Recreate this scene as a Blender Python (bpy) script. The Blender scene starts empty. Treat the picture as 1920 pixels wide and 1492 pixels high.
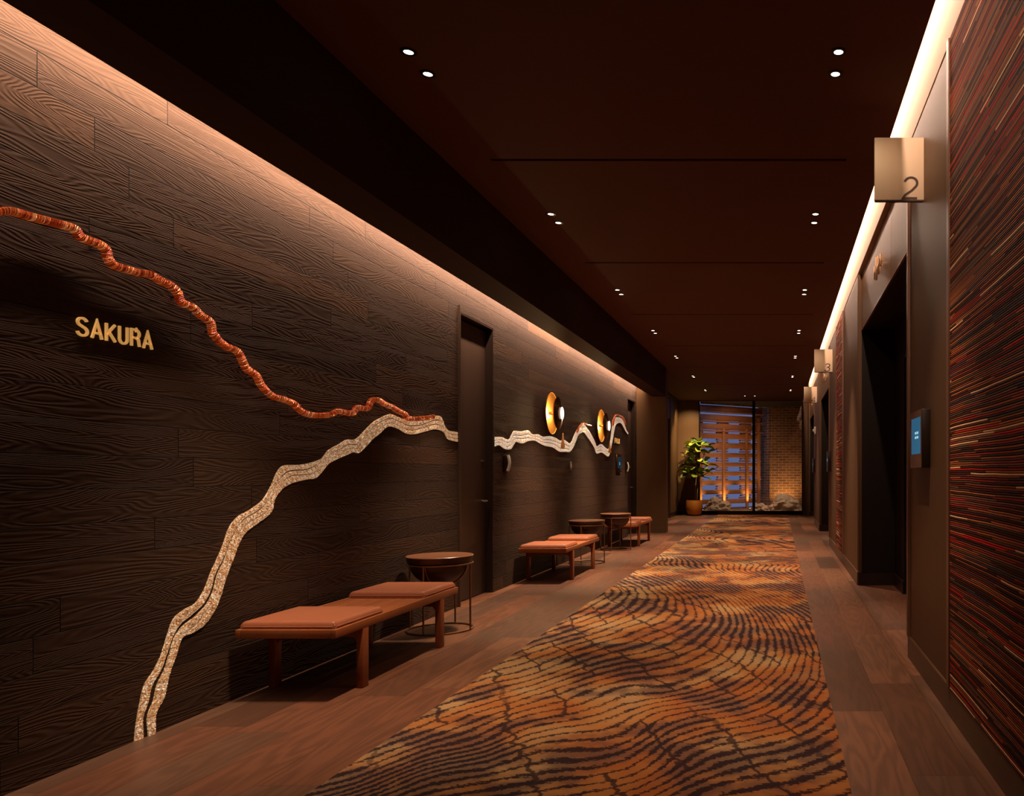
import bpy, bmesh, math, random
import numpy as np
from mathutils import Vector, Matrix, noise as mnoise

# ------------------------------------------------------------------ camera, world, exposure
scn = bpy.context.scene
COL = scn.collection
F, CX, CY, H = 1450.0, 1460.0, 888.0, 1.2          # focal length (px), vanishing point (px), eye height
cam_d = bpy.data.cameras.new('camera')
cam = bpy.data.objects.new('camera', cam_d); COL.objects.link(cam)
cam.location = (0, 0, H); cam.rotation_euler = (math.pi/2, 0, 0)
cam_d.sensor_fit = 'HORIZONTAL'; cam_d.sensor_width = 36.0
cam_d.lens = 36.0*F/1920.0
cam_d.shift_x = (960-CX)/1920.0
cam_d.shift_y = (CY-746)/1920.0
cam_d.clip_start = 0.05; cam_d.clip_end = 100
scn.camera = cam
scn.view_settings.view_transform = 'Standard'; scn.view_settings.look = 'None'
scn.view_settings.gamma = 1; scn.view_settings.exposure = 0.0
scn.view_settings.use_curve_mapping = False
w = bpy.data.worlds.new('world'); scn.world = w; w.use_nodes = True
w.node_tree.nodes['Background'].inputs[0].default_value = (0.9, 0.55, 0.35, 1)
w.node_tree.nodes['Background'].inputs[1].default_value = 0.0
cy = scn.cycles
cy.max_bounces = 6; cy.diffuse_bounces = 3; cy.glossy_bounces = 3; cy.transmission_bounces = 4
cy.sample_clamp_indirect = 3.0; cy.caustics_reflective = False; cy.caustics_refractive = False

XL, XR, ZC = -2.89, 0.86, 3.35                     # left wall, right wall, ceiling
XCL, XCR = -2.29, 0.713                            # ceiling edges (soffit face, right light slot)
Y_END = 22.7
WARM = (1.0, 0.70, 0.46); DOWN = (1.0, 0.75, 0.53)

def area(name, loc, rot, sx, sy, power, color=WARM):
    d = bpy.data.lights.new(name, 'AREA'); d.shape = 'RECTANGLE'; d.size = sx; d.size_y = sy
    d.energy = power; d.color = color
    o = bpy.data.objects.new(name, d); COL.objects.link(o); o.location = loc; o.rotation_euler = rot
    return o
# strips of LED hidden in the two light coves: they graze the walls below them
R = math.radians
area('left_cove_lamp', (-2.72, 6.4, 3.06), (0, R(46), 0), 0.03, 18.6, 310, (1.0, 0.74, 0.56)).data.spread = R(125)
area('right_cove_lamp', (0.690, 10.0, 3.86), (0, R(-16), 0), 0.03, 24.0, 300, (1.0, 0.70, 0.53))

def spot(name, loc, target, power, size=70, blend=1.0, color=WARM, radius=0.02, parent=None):
    d = bpy.data.lights.new(name, 'SPOT'); d.energy = power; d.color = color
    d.spot_size = R(size); d.spot_blend = blend; d.shadow_soft_size = radius
    o = bpy.data.objects.new(name, d); COL.objects.link(o); o.location = loc
    v = Vector(target)-Vector(loc); o.rotation_euler = v.to_track_quat('-Z', 'Y').to_euler()
    return o
def point(name, loc, power, color=WARM, radius=0.02):
    d = bpy.data.lights.new(name, 'POINT'); d.energy = power; d.color = color; d.shadow_soft_size = radius
    o = bpy.data.objects.new(name, d); COL.objects.link(o); o.location = loc
    return o

# ------------------------------------------------------------------ node helpers
def srgb(r, g, b):
    f = lambda c: (c/255/12.92) if c/255 <= 0.04045 else ((c/255+0.055)/1.055)**2.4
    return (f(r), f(g), f(b), 1)
class NT:
    def __init__(s, name):
        s.mat = bpy.data.materials.new(name); s.mat.use_nodes = True
        s.t = s.mat.node_tree; s.n = s.t.nodes; s.l = s.t.links
        s.b = s.n['Principled BSDF']; s.out = s.n['Material Output']
    def node(s, typ, **kw):
        n = s.n.new(typ)
        for k, v in kw.items(): setattr(n, k, v)
        return n
    def put(s, sock, v):
        if v is None: return
        if hasattr(v, 'default_value') or hasattr(v, 'links'): s.l.new(v, sock)
        else:
            try: sock.default_value = v
            except Exception: sock.default_value = (v, v, v)
    def m(s, op, a, b=None, c=None):
        n = s.node('ShaderNodeMath', operation=op)
        s.put(n.inputs[0], a); s.put(n.inputs[1], b); s.put(n.inputs[2], c)
        return n.outputs[0]
    def pos(s):
        g = s.node('ShaderNodeNewGeometry'); x = s.node('ShaderNodeSeparateXYZ')
        s.l.new(g.outputs['Position'], x.inputs[0]); return x.outputs
    def objpos(s):
        g = s.node('ShaderNodeTexCoord'); x = s.node('ShaderNodeSeparateXYZ')
        s.l.new(g.outputs['Object'], x.inputs[0]); return x.outputs
    def vec(s, x, y, z):
        n = s.node('ShaderNodeCombineXYZ')
        s.put(n.inputs[0], x); s.put(n.inputs[1], y); s.put(n.inputs[2], z); return n.outputs[0]
    def noise(s, v, scale=1, detail=2, rough=0.5, dist=0):
        n = s.node('ShaderNodeTexNoise'); s.l.new(v, n.inputs['Vector'])
        n.inputs['Scale'].default_value = scale; n.inputs['Detail'].default_value = detail
        n.inputs['Roughness'].default_value = rough; n.inputs['Distortion'].default_value = dist
        return n.outputs['Fac']
    def white(s, v):
        n = s.node('ShaderNodeTexWhiteNoise', noise_dimensions='3D'); s.l.new(v, n.inputs['Vector'])
        return n.outputs['Value'], n.outputs['Color']
    def voronoi(s, v, scale=1, feature='F1'):
        n = s.node('ShaderNodeTexVoronoi', feature=feature); s.l.new(v, n.inputs['Vector'])
        n.inputs['Scale'].default_value = scale; return n
    def rng(s, v, a, b, c=0.0, d=1.0, smooth=False):
        n = s.node('ShaderNodeMapRange', interpolation_type='SMOOTHSTEP' if smooth else 'LINEAR')
        s.put(n.inputs[0], v)
        for i, q in enumerate((a, b, c, d)): s.put(n.inputs[i+1], q)
        return n.outputs[0]
    def ramp(s, v, stops, interp='LINEAR'):
        n = s.node('ShaderNodeValToRGB'); r = n.color_ramp; r.interpolation = interp
        while len(r.elements) < len(stops): r.elements.new(0.5)
        for e, (p, c) in zip(r.elements, stops): e.position = p; e.color = c
        s.put(n.inputs[0], v); return n.outputs[0]
    def mix(s, f, a, b, mode='MIX'):
        n = s.node('ShaderNodeMix', data_type='RGBA', blend_type=mode)
        s.put(n.inputs[0], f); s.put(n.inputs[6], a); s.put(n.inputs[7], b); return n.outputs[2]
    def bump(s, h, strength=0.5, dist=0.01):
        n = s.node('ShaderNodeBump'); n.inputs['Strength'].default_value = strength
        n.inputs['Distance'].default_value = dist; s.l.new(h, n.inputs['Height'])
        s.l.new(n.outputs[0], s.b.inputs['Normal'])
    def set(s, color=None, rough=None, metal=None, spec=None, em=None, ems=None):
        I = s.b.inputs
        s.put(I['Base Color'], color); s.put(I['Roughness'], rough); s.put(I['Metallic'], metal)
        s.put(I['Specular IOR Level'], spec); s.put(I['Emission Color'], em); s.put(I['Emission Strength'], ems)
        return s.mat

def simple(name, col, rough=0.5, metal=0.0, var=0.15, scale=8, spec=0.4, bump=0.0, stretch=(1, 1, 1)):
    t = NT(name); p = t.objpos()
    v = t.vec(t.m('MULTIPLY', p[0], stretch[0]), t.m('MULTIPLY', p[1], stretch[1]), t.m('MULTIPLY', p[2], stretch[2]))
    n = t.noise(v, scale, 3)
    lo = tuple(c*(1-var) for c in col[:3])+(1,); hi = tuple(min(1, c*(1+var)) for c in col[:3])+(1,)
    t.set(t.mix(n, lo, hi), rough, metal, spec)
    if bump: t.bump(n, bump, 0.002)
    return t.mat
def emis(name, col, strength):
    t = NT(name); return t.set((0, 0, 0, 1), 0.5, 0, 0, col, strength)

def m_wall_planks():
    t = NT('charred_oak_planks'); p = t.pos(); u, v = p[1], p[2]
    P, L = 0.1427, 1.75
    vv = t.m('DIVIDE', t.m('SUBTRACT', v, 2.847-P*30), P)
    row = t.m('FLOOR', vv); fv = t.m('FRACT', vv)
    hr, _ = t.white(t.vec(row, 3.3, 1.7))
    uu = t.m('ADD', t.m('DIVIDE', u, L), t.m('MULTIPLY', hr, 7.0))
    cl = t.m('FLOOR', uu); fu = t.m('FRACT', uu)
    rid, rcol = t.white(t.vec(row, cl, 0.5))
    ev = t.m('MULTIPLY', t.m('MINIMUM', fv, t.m('SUBTRACT', 1.0, fv)), P)
    eu = t.m('MULTIPLY', t.m('MINIMUM', fu, t.m('SUBTRACT', 1.0, fu)), L)
    e = t.m('MINIMUM', ev, eu); gap = t.rng(e, 0.0004, 0.0028, smooth=True)
    gv = t.vec(t.m('ADD', t.m('MULTIPLY', u, 0.85), t.m('MULTIPLY', rid, 53)),
               t.m('ADD', t.m('MULTIPLY', v, 7.5), t.m('MULTIPLY', row, 2.37)), t.m('MULTIPLY', rid, 19))
    n = t.noise(gv, 1.0, 1.6, 0.42, 0.35)
    ring = t.m('ADD', t.m('MULTIPLY', t.m('SINE', t.m('MULTIPLY', n, 235)), 0.5), 0.5)
    fine = t.noise(t.vec(t.m('MULTIPLY', u, 9), t.m('MULTIPLY', v, 330), 0.0), 1, 2)
    base = t.ramp(rid, [(0, srgb(38, 27, 20)), (0.35, srgb(60, 42, 29)), (0.7, srgb(47, 34, 26)), (1, srgb(72, 49, 32))])
    c = t.mix(t.m('MULTIPLY', ring, 0.34), base, srgb(26, 18, 14))
    c = t.mix(t.m('MULTIPLY', fine, 0.35), c, srgb(98, 70, 55))
    c = t.mix(gap, (0.004, 0.003, 0.002, 1), c)
    t.set(c, 0.8, 0, 0.12)
    h = t.m('ADD', t.m('MULTIPLY', gap, 1.6), t.m('ADD', t.m('MULTIPLY', ring, -0.55), t.m('MULTIPLY', fine, 0.25)))
    h = t.m('ADD', h, t.m('MULTIPLY', rid, 0.25))
    t.bump(h, 0.75, 0.0034)
    return t.mat

def m_floor():
    t = NT('walnut_floor_planks'); p = t.pos()
    P, L = 0.2545, 1.35
    vv = t.m('DIVIDE', t.m('SUBTRACT', p[0], 0.527-P*60), P); row = t.m('FLOOR', vv); fv = t.m('FRACT', vv)
    hr, _ = t.white(t.vec(row, 8.1, 2.7))
    uu = t.m('ADD', t.m('DIVIDE', p[1], L), t.m('MULTIPLY', hr, 5.0)); cl = t.m('FLOOR', uu); fu = t.m('FRACT', uu)
    rid, _ = t.white(t.vec(row, cl, 4.5))
    ev = t.m('MULTIPLY', t.m('MINIMUM', fv, t.m('SUBTRACT', 1.0, fv)), P)
    eu = t.m('MULTIPLY', t.m('MINIMUM', fu, t.m('SUBTRACT', 1.0, fu)), L)
    gap = t.rng(t.m('MINIMUM', ev, eu), 0.0002, 0.0018, smooth=True)
    gv = t.vec(t.m('ADD', t.m('MULTIPLY', p[0], 7), t.m('MULTIPLY', rid, 31)), t.m('MULTIPLY', p[1], 0.8), t.m('MULTIPLY', rid, 9))
    n = t.noise(gv, 1.0, 2.2, 0.5, 0.3)
    ring = t.m('ADD', t.m('MULTIPLY', t.m('SINE', t.m('MULTIPLY', n, 55)), 0.5), 0.5)
    fine = t.noise(t.vec(t.m('MULTIPLY', p[0], 260), t.m('MULTIPLY', p[1], 9), 0.0), 1, 2)
    base = t.ramp(rid, [(0, srgb(78, 52, 38)), (0.3, srgb(128, 78, 54)), (0.6, srgb(104, 74, 56)), (1, srgb(150, 94, 64))])
    c = t.mix(t.m('MULTIPLY', ring, 0.40), base, srgb(66, 42, 30))
    c = t.mix(t.m('MULTIPLY', fine, 0.3), c, srgb(84, 58, 44))
    c = t.mix(t.m('MULTIPLY', t.m('SUBTRACT', 1.0, gap), 0.85), c, srgb(30, 18, 12))
    t.set(c, t.rng(fine, 0, 1, 0.36, 0.5), 0, 0.28)
    t.bump(t.m('ADD', gap, t.m('MULTIPLY', fine, 0.2)), 0.35, 0.0012)
    return t.mat

def m_carpet():
    t = NT('tree_ring_carpet')
    a = t.node('ShaderNodeAttribute', attribute_name='ring'); phi = a.outputs['Fac']
    p = t.pos(); P = t.vec(p[0], p[1], 0.0)
    n1 = t.noise(P, 9, 3, 0.6); n2 = t.noise(P, 55, 2, 0.6)
    hat = t.noise(t.vec(t.m('MULTIPLY', p[0], 22), t.m('MULTIPLY', p[1], 160), 0), 1, 2, 0.6)
    ph = t.m('ADD', phi, t.m('MULTIPLY', t.m('SUBTRACT', n1, 0.5), 0.55))
    ph = t.m('ADD', ph, t.m('MULTIPLY', t.m('SUBTRACT', n2, 0.5), 0.65))
    f = t.m('FRACT', ph)
    tri = t.m('MULTIPLY', t.m('MINIMUM', f, t.m('SUBTRACT', 1.0, f)), 2.0)      # 0 on the line, 1 between
    big = t.noise(P, 1.15, 2, 0.55); mid = t.noise(P, 4.2, 3, 0.6)
    dark = t.rng(t.m('ADD', big, t.m('MULTIPLY', t.m('SUBTRACT', mid, 0.5), 0.8)), 0.40, 0.62, smooth=True)
    wid = t.m('ADD', t.rng(dark, 0, 1, 0.19, 0.50), t.m('MULTIPLY', t.m('SUBTRACT', hat, 0.5), 1.1))
    line = t.m('SUBTRACT', 1.0, t.rng(t.m('SUBTRACT', tri, wid), -0.10, 0.12, smooth=True))
    # cross cuts
    r = t.node('ShaderNodeAttribute', attribute_name='ray').outputs['Fac']
    blk = t.m('FLOOR', ph); bj, _ = t.white(t.vec(blk, 2.0, 0.3))
    rr = t.m('ADD', r, t.m('ADD', t.m('MULTIPLY', t.m('SUBTRACT', n1, 0.5), 0.35), t.m('MULTIPLY', t.m('SUBTRACT', bj, 0.5), 0.10)))
    fr = t.m('FRACT', rr); tr = t.m('MINIMUM', fr, t.m('SUBTRACT', 1.0, fr))
    rid, _ = t.white(t.vec(t.m('FLOOR', t.m('ADD', rr, 0.5)), t.m('FLOOR', t.m('DIVIDE', ph, 4.0)), 7.7))
    cut = t.m('MULTIPLY', t.m('SUBTRACT', 1.0, t.rng(tr, 0.018, 0.05, smooth=True)), t.rng(rid, 0.35, 0.45))
    line = t.m('MAXIMUM', line, t.m('MULTIPLY', cut, 0.9))
    hue = t.m('SUBTRACT', t.noise(P, 1.7, 2, 0.5), t.rng(p[0], -1.7, -0.6, 0.14, 0.0))
    base = t.ramp(hue, [(0.32, srgb(184, 144, 98)), (0.44, srgb(182, 120, 66)), (0.56, srgb(166, 92, 44)), (0.70, srgb(156, 106, 72))])
    base = t.mix(t.m('MULTIPLY', dark, 0.72), base, srgb(80, 64, 64))
    base = t.mix(t.m('MULTIPLY', hat, 0.35), base, srgb(140, 84, 44))
    ink = t.mix(hue, srgb(38, 28, 40), srgb(48, 28, 22))
    c = t.mix(t.m('MULTIPLY', line, 0.93), base, ink)
    t.set(c, 0.95, 0, 0.1)
    t.bump(t.m('ADD', t.noise(P, 420, 2), t.m('MULTIPLY', line, -0.8)), 0.5, 0.003)
    return t.mat

def m_textile():
    t = NT('stacked_strip_weave'); p = t.pos(); y, z = p[1], p[2]
    wob = t.noise(t.vec(0.0, t.m('MULTIPLY', y, 1.2), t.m('MULTIPLY', z, 5)), 1, 2)
    zz = t.m('ADD', t.m('DIVIDE', z, 0.0092), t.m('MULTIPLY', wob, 2.2))
    row = t.m('FLOOR', zz); f = t.m('FRACT', zz)
    h, _ = t.white(t.vec(row, 1.1, 0.2))
    uu = t.m('ADD', t.m('DIVIDE', y, 0.75), t.m('MULTIPLY', h, 9)); seg = t.m('FLOOR', uu); fs = t.m('FRACT', uu)
    rid, _ = t.white(t.vec(row, seg, 0.9)); r2, _ = t.white(t.vec(row, seg, 5.9))
    K = 'CONSTANT'
    c = t.ramp(rid, [(0, srgb(74, 36, 24)), (0.18, srgb(140, 78, 52)), (0.30, srgb(158, 52, 40)), (0.38, srgb(132, 88, 70)),
                     (0.52, srgb(56, 28, 20)), (0.64, srgb(170, 98, 52)), (0.72, srgb(116, 44, 34)), (0.78, srgb(84, 74, 56)),
                     (0.84, srgb(190, 116, 74)), (0.88, srgb(90, 58, 54)), (0.915, srgb(210, 40, 34)), (0.945, srgb(250, 206, 160)), (0.98, srgb(62, 64, 78))], K)
    fine = t.noise(t.vec(0.0, t.m('MULTIPLY', y, 60), t.m('MULTIPLY', z, 900)), 1, 2)
    c = t.mix(t.m('MULTIPLY', fine, 0.3), c, srgb(60, 34, 26))
    prof = t.m('MULTIPLY', t.m('MULTIPLY', f, t.m('SUBTRACT', 1.0, f)), 4.0)
    c = t.mix(t.m('MULTIPLY', t.m('SUBTRACT', 1.0, t.rng(prof, 0.1, 0.75, smooth=True)), 0.9), c, srgb(22, 12, 9))
    c = t.mix(1.0, c, (1.45, 1.35, 1.25, 1), 'MULTIPLY')
    t.set(c, 0.9, 0, 0.08)
    hh = t.m('ADD', t.m('MULTIPLY', prof, t.rng(r2, 0, 1, 0.5, 1.3)), t.m('ADD', t.m('MULTIPLY', r2, 1.3), t.m('MULTIPLY', fine, 0.3)))
    t.bump(hh, 1.0, 0.006)
    return t.mat

def m_brick():
    t = NT('brown_brick'); p = t.pos()
    v = t.vec(p[0], p[2], 0)
    b = t.node('ShaderNodeTexBrick'); t.l.new(v, b.inputs['Vector'])
    b.inputs['Color1'].default_value = srgb(104, 74, 56); b.inputs['Color2'].default_value = srgb(132, 96, 72)
    b.inputs['Mortar'].default_value = srgb(176, 146, 116); b.inputs['Scale'].default_value = 1.0
    b.inputs['Mortar Size'].default_value = 0.007; b.inputs['Brick Width'].default_value = 0.24
    b.inputs['Row Height'].default_value = 0.085; b.inputs['Mortar Smooth'].default_value = 0.3
    t.set(b.outputs['Color'], 0.85, 0, 0.2); t.bump(t.m('SUBTRACT', 1.0, b.outputs['Fac']), 0.5, 0.006)
    return t.mat

def m_grain(name, col, axis=2, rough=0.4, metal=0.0, amt=0.3, spec=0.4, sc=150):
    t = NT(name); p = t.pos()
    k = [sc, sc, sc]; k[axis] = 2.0
    n = t.noise(t.vec(*[t.m('MULTIPLY', p[i], k[i]) for i in range(3)]), 1, 2)
    k2 = [9.0, 9.0, 9.0]; k2[axis] = 0.6
    n2 = t.noise(t.vec(*[t.m('MULTIPLY', p[i], k2[i]) for i in range(3)]), 1, 2)
    lo = tuple(c*(1-amt) for c in col[:3])+(1,); hi = tuple(min(1, c*(1+amt)) for c in col[:3])+(1,)
    t.set(t.mix(t.m('MULTIPLY', t.m('ADD', n, n2), 0.5), lo, hi), rough, metal, spec)
    t.bump(n, 0.15, 0.001)
    return t.mat

def m_mosaic(name, cols, metal, rough, cell=130, stripe=False, em=0):
    t = NT(name); a = t.node('ShaderNodeUVMap'); x = t.node('ShaderNodeSeparateXYZ'); t.l.new(a.outputs[0], x.inputs[0])
    u, v = x.outputs[0], x.outputs[1]
    if stripe:
        vec = t.vec(t.m('MULTIPLY', u, cell), t.m('MULTIPLY', v, 5.0), 0)
    else:
        vec = t.vec(t.m('MULTIPLY', u, cell), t.m('MULTIPLY', v, cell), 0)
    vo = t.voronoi(vec, 1.0)
    s = t.node('ShaderNodeSeparateColor'); t.l.new(vo.outputs['Color'], s.inputs[0])
    n = t.noise(vec, 0.35, 2)
    c = t.ramp(t.m('ADD', t.m('MULTIPLY', s.outputs[0], 0.75), t.m('MULTIPLY', n, 0.3)), cols)
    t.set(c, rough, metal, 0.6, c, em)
    hh = t.m('ADD', t.m('MULTIPLY', s.outputs[1], 1.0), t.m('MULTIPLY', vo.outputs['Distance'], -1.4))
    t.bump(hh, 0.9, 0.006)
    return t.mat

M = {}
M['wallwood'] = m_wall_planks(); M['floor'] = m_floor(); M['carpet'] = m_carpet(); M['textile'] = m_textile(); M['brick'] = m_brick()
M['ceiling'] = simple('brown_ceiling_paint', srgb(96, 62, 47), 0.75, var=0.06, scale=1.5, spec=0.2)
M['soffit'] = m_grain('dark_soffit_veneer', srgb(58, 38, 28), 1, 0.7, amt=0.25, spec=0.15)
M['black'] = simple('black_reveal', srgb(10, 8, 7), 0.6, var=0.1)
M['cove'] = simple('white_cove_paint', srgb(184, 166, 148), 0.8, var=0.03, scale=3, spec=0.2)
M['panel'] = m_grain('bronze_wood_panel', srgb(98, 70, 45), 2, 0.5, amt=0.14, spec=0.2)
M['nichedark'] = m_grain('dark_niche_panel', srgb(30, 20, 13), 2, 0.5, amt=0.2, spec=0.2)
M['paneldark'] = m_grain('dark_bronze_panel', srgb(46, 32, 24), 2, 0.35, amt=0.2)
M['base'] = m_grain('baseboard_bronze', srgb(96, 70, 48), 1, 0.35, amt=0.15)
M['trim'] = m_grain('trim_bronze', srgb(120, 84, 62), 2, 0.4, amt=0.12)
M['doorwood'] = m_grain('dark_door_veneer', srgb(70, 50, 38), 2, 0.45, amt=0.3, sc=120)
M['metalblack'] = simple('black_metal', srgb(22, 18, 16), 0.35, 0.6, var=0.1)
M['steel'] = simple('brushed_steel', srgb(170, 160, 148), 0.35, 0.8, var=0.08)
M['bronze'] = simple('antique_bronze', srgb(150, 112, 78), 0.33, 0.85, var=0.12, scale=20)
M['bowl'] = simple('dark_bowl_wood', srgb(64, 36, 24), 0.35, 0.1, var=0.3, scale=6, stretch=(1, 5, 1))
M['tabletop'] = m_grain('walnut_table_top', srgb(120, 76, 50), 1, 0.35, amt=0.3, sc=90)
M['gold'] = simple('polished_gold', srgb(224, 164, 84), 0.48, 1.0, var=0.1, scale=12)
M['tassel'] = simple('amber_tassel', srgb(226, 160, 92), 0.4, 0.2, var=0.1)
M['golddark'] = simple('smoked_gold', srgb(96, 62, 26), 0.25, 0.9, var=0.15, scale=12)
M['benchwood'] = m_grain('oiled_teak', srgb(150, 84, 46), 1, 0.38, amt=0.28, sc=110)
M['legwood'] = m_grain('oiled_teak_leg', srgb(140, 74, 40), 2, 0.38, amt=0.25, sc=110)
M['leather'] = simple('cognac_leather', srgb(158, 92, 62), 0.42, 0.0, var=0.1, scale=14, bump=0.25)
M['letter'] = simple('gold_letter', srgb(236, 184, 110), 0.4, 0.1, var=0.04)
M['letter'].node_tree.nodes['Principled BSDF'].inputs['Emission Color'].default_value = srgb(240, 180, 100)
M['letter'].node_tree.nodes['Principled BSDF'].inputs['Emission Strength'].default_value = 0.42  # added glow, lifts the letters off the dark wall
M['letter_edge'] = M['letter']
M['signface'] = m_grain('champagne_metal', srgb(238, 208, 174), 2, 0.5, 0.0, amt=0.05)
M['digit'] = simple('dark_digit', srgb(62, 42, 34), 0.5, 0.2, var=0.05)
M['leaf'] = None
M['goldstrand'] = m_mosaic('gold_mica_mosaic', [(0.0, srgb(110, 60, 26)), (0.3, srgb(180, 118, 66)), (0.6, srgb(226, 172, 116)), (0.85, srgb(255, 236, 206))], 0.25, 0.32, 150, em=0.36)  # added emission brightens the strands beyond the lamplight they catch
M['goldbright'] = m_mosaic('added_glow_mica_mosaic', [(0.0, srgb(130, 78, 44)), (0.25, srgb(206, 150, 104)), (0.5, srgb(244, 208, 168)), (0.8, srgb(255, 246, 230))], 0.2, 0.32, 110, em=0.5)  # paler ramp and stronger added glow brighten the far band
M['copperstrand'] = m_mosaic('hammered_copper', [(0.0, srgb(70, 12, 2)), (0.45, srgb(150, 42, 8)), (0.78, srgb(214, 92, 26)), (0.94, srgb(255, 206, 140))], 0.55, 0.25, 340, stripe=True, em=0.30)  # pale stops and added emission paint the sparkle into the copper
M['lens'] = emis('lit_lens', (1.0, 0.86, 0.72, 1), 9.0)
M['sconcelens'] = emis('sconce_lens', (1.0, 0.88, 0.74, 1), 2.2)
M['screen'] = None
M['white'] = simple('white_plastic', srgb(225, 215, 200), 0.4, 0, var=0.03)
M['pot'] = simple('copper_gold_pot', srgb(220, 140, 60), 0.42, 0.6, var=0.08)
M['soil'] = simple('dark_soil', srgb(40, 28, 20), 0.95, var=0.4, scale=60, bump=0.8)
M['bark'] = simple('pale_bark', srgb(128, 102, 74), 0.8, var=0.3, scale=40)
M['log'] = m_grain('reclaimed_timber', srgb(150, 96, 58), 0, 0.6, amt=0.35, sc=60)
M['post'] = m_grain('reclaimed_post', srgb(158, 104, 60), 2, 0.6, amt=0.3, sc=60)
M['rock'] = simple('pale_granite', srgb(186, 160, 134), 0.85, var=0.35, scale=7, bump=1.0)
M['gravel'] = simple('garden_gravel', srgb(120, 90, 62), 0.9, var=0.5, scale=70, bump=1.0)
M['dusk'] = emis('dusk_glow', (0.16, 0.21, 0.44, 1), 0.62)

def m_screen():
    t = NT('blue_screen'); p = t.objpos()
    n = t.noise(t.vec(p[0], p[1], p[2]), 3, 1)
    t.set((0.0, 0.0, 0.0, 1), 0.3, 0, 0.1, t.mix(n, (0.010, 0.095, 0.19, 1), (0.02, 0.15, 0.27, 1)), 0.75)
    return t.mat
M['screen'] = m_screen()
M['screendim'] = M['screen'].copy(); M['screendim'].node_tree.nodes['Principled BSDF'].inputs['Emission Strength'].default_value = 0.2
M['screentext'] = emis('screen_text', (0.45, 0.75, 0.85, 1), 0.8)
def m_leaf():
    t = NT('fig_leaf'); oi = t.node('ShaderNodeAttribute', attribute_name='leafid').outputs['Fac']
    t.set(t.ramp(oi, [(0, srgb(62, 84, 26)), (0.5, srgb(118, 136, 40)), (1, srgb(200, 190, 66))]), 0.4, 0, 0.5)
    return t.mat
M['leaf'] = m_leaf()
def m_glass():
    t = NT('window_glass')
    tr = t.node('ShaderNodeBsdfTransparent'); gl = t.node('ShaderNodeBsdfGlossy'); gl.inputs['Roughness'].default_value = 0.02
    fr = t.node('ShaderNodeFresnel'); fr.inputs['IOR'].default_value = 1.45; mx = t.node('ShaderNodeMixShader')
    t.l.new(fr.outputs[0], mx.inputs[0]); t.l.new(tr.outputs[0], mx.inputs[1]); t.l.new(gl.outputs[0], mx.inputs[2])
    t.l.new(mx.outputs[0], t.out.inputs['Surface']); return t.mat
M['glass'] = m_glass()

# ------------------------------------------------------------------ mesh helpers
def bx(bm, x0, x1, y0, y1, z0, z1, bev=0.0, seg=2):
    r = bmesh.ops.create_cube(bm, size=1.0)
    vs = r['verts']
    for v in vs:
        v.co = Vector(((x0+x1)/2+v.co.x*(x1-x0), (y0+y1)/2+v.co.y*(y1-y0), (z0+z1)/2+v.co.z*(z1-z0)))
    if bev > 0:
        es = list({e for v in vs for e in v.link_edges})
        bmesh.ops.bevel(bm, geom=es, offset=bev, segments=seg, affect='EDGES', profile=0.5)
def cyl(bm, c, r, h, seg=32, r2=None):
    m = Matrix.Translation(Vector(c)+Vector((0, 0, h/2)))
    bmesh.ops.create_cone(bm, cap_ends=True, segments=seg, radius1=r, radius2=r if r2 is None else r2, depth=h, matrix=m)
def lathe(bm, prof, seg=48, mat=Matrix.Identity(4)):
    rings = []
    for (r, z) in prof:
        if r < 1e-5: rings.append([bm.verts.new(mat @ Vector((0, 0, z)))])
        else: rings.append([bm.verts.new(mat @ Vector((r*math.cos(2*math.pi*i/seg), r*math.sin(2*math.pi*i/seg), z))) for i in range(seg)])
    for a, b in zip(rings, rings[1:]):
        for i in range(seg):
            j = (i+1) % seg
            q = [a[i % len(a)], a[j % len(a)], b[j % len(b)], b[i % len(b)]]
            u = []
            for x in q:
                if x not in u: u.append(x)
            if len(u) >= 3: bm.faces.new(u)
def tube(bm, pts, r, seg=10, closed=False, radii=None):
    pts = [Vector(p) for p in pts]; n = len(pts); rings = []
    up = None
    for i, p in enumerate(pts):
        if closed: d = pts[(i+1) % n]-pts[i-1]
        else: d = pts[min(i+1, n-1)]-pts[max(i-1, 0)]
        d.normalize()
        if up is None: up = Vector((0, 0, 1)) if abs(d.z) < 0.9 else Vector((1, 0, 0))
        a = d.cross(up).normalized(); b = a.cross(d).normalized(); up = b
        rr = radii[i] if radii else r
        rings.append([bm.verts.new(p+a*rr*math.cos(2*math.pi*k/seg)+b*rr*math.sin(2*math.pi*k/seg)) for k in range(seg)])
    R_ = range(n if closed else n-1)
    for i in R_:
        a, b = rings[i], rings[(i+1) % n]
        for k in range(seg): bm.faces.new([a[k], a[(k+1) % seg], b[(k+1) % seg], b[k]])
    if not closed:
        bm.faces.new(rings[0][::-1]); bm.faces.new(rings[-1])
def obj(name, bm, mat, parent=None, smooth=False, origin=None):
    bmesh.ops.recalc_face_normals(bm, faces=bm.faces)
    me = bpy.data.meshes.new(name)
    if origin is not None: bmesh.ops.translate(bm, verts=bm.verts, vec=-Vector(origin))
    bm.to_mesh(me); bm.free()
    me.materials.append(mat)
    if smooth:
        for p in me.polygons: p.use_smooth = True
        try: me.set_sharp_from_angle(angle=R(38))
        except Exception: pass
    o = bpy.data.objects.new(name, me); COL.objects.link(o)
    if origin is not None: o.location = origin
    if parent: o.parent = parent
    return o
def box(name, b, mat, parent=None, bev=0.0):
    bm = bmesh.new(); bx(bm, *b, bev=bev); return obj(name, bm, mat, parent, smooth=bev > 0)
def struct(o, kind='structure'):
    o['kind'] = kind; return o
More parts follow.
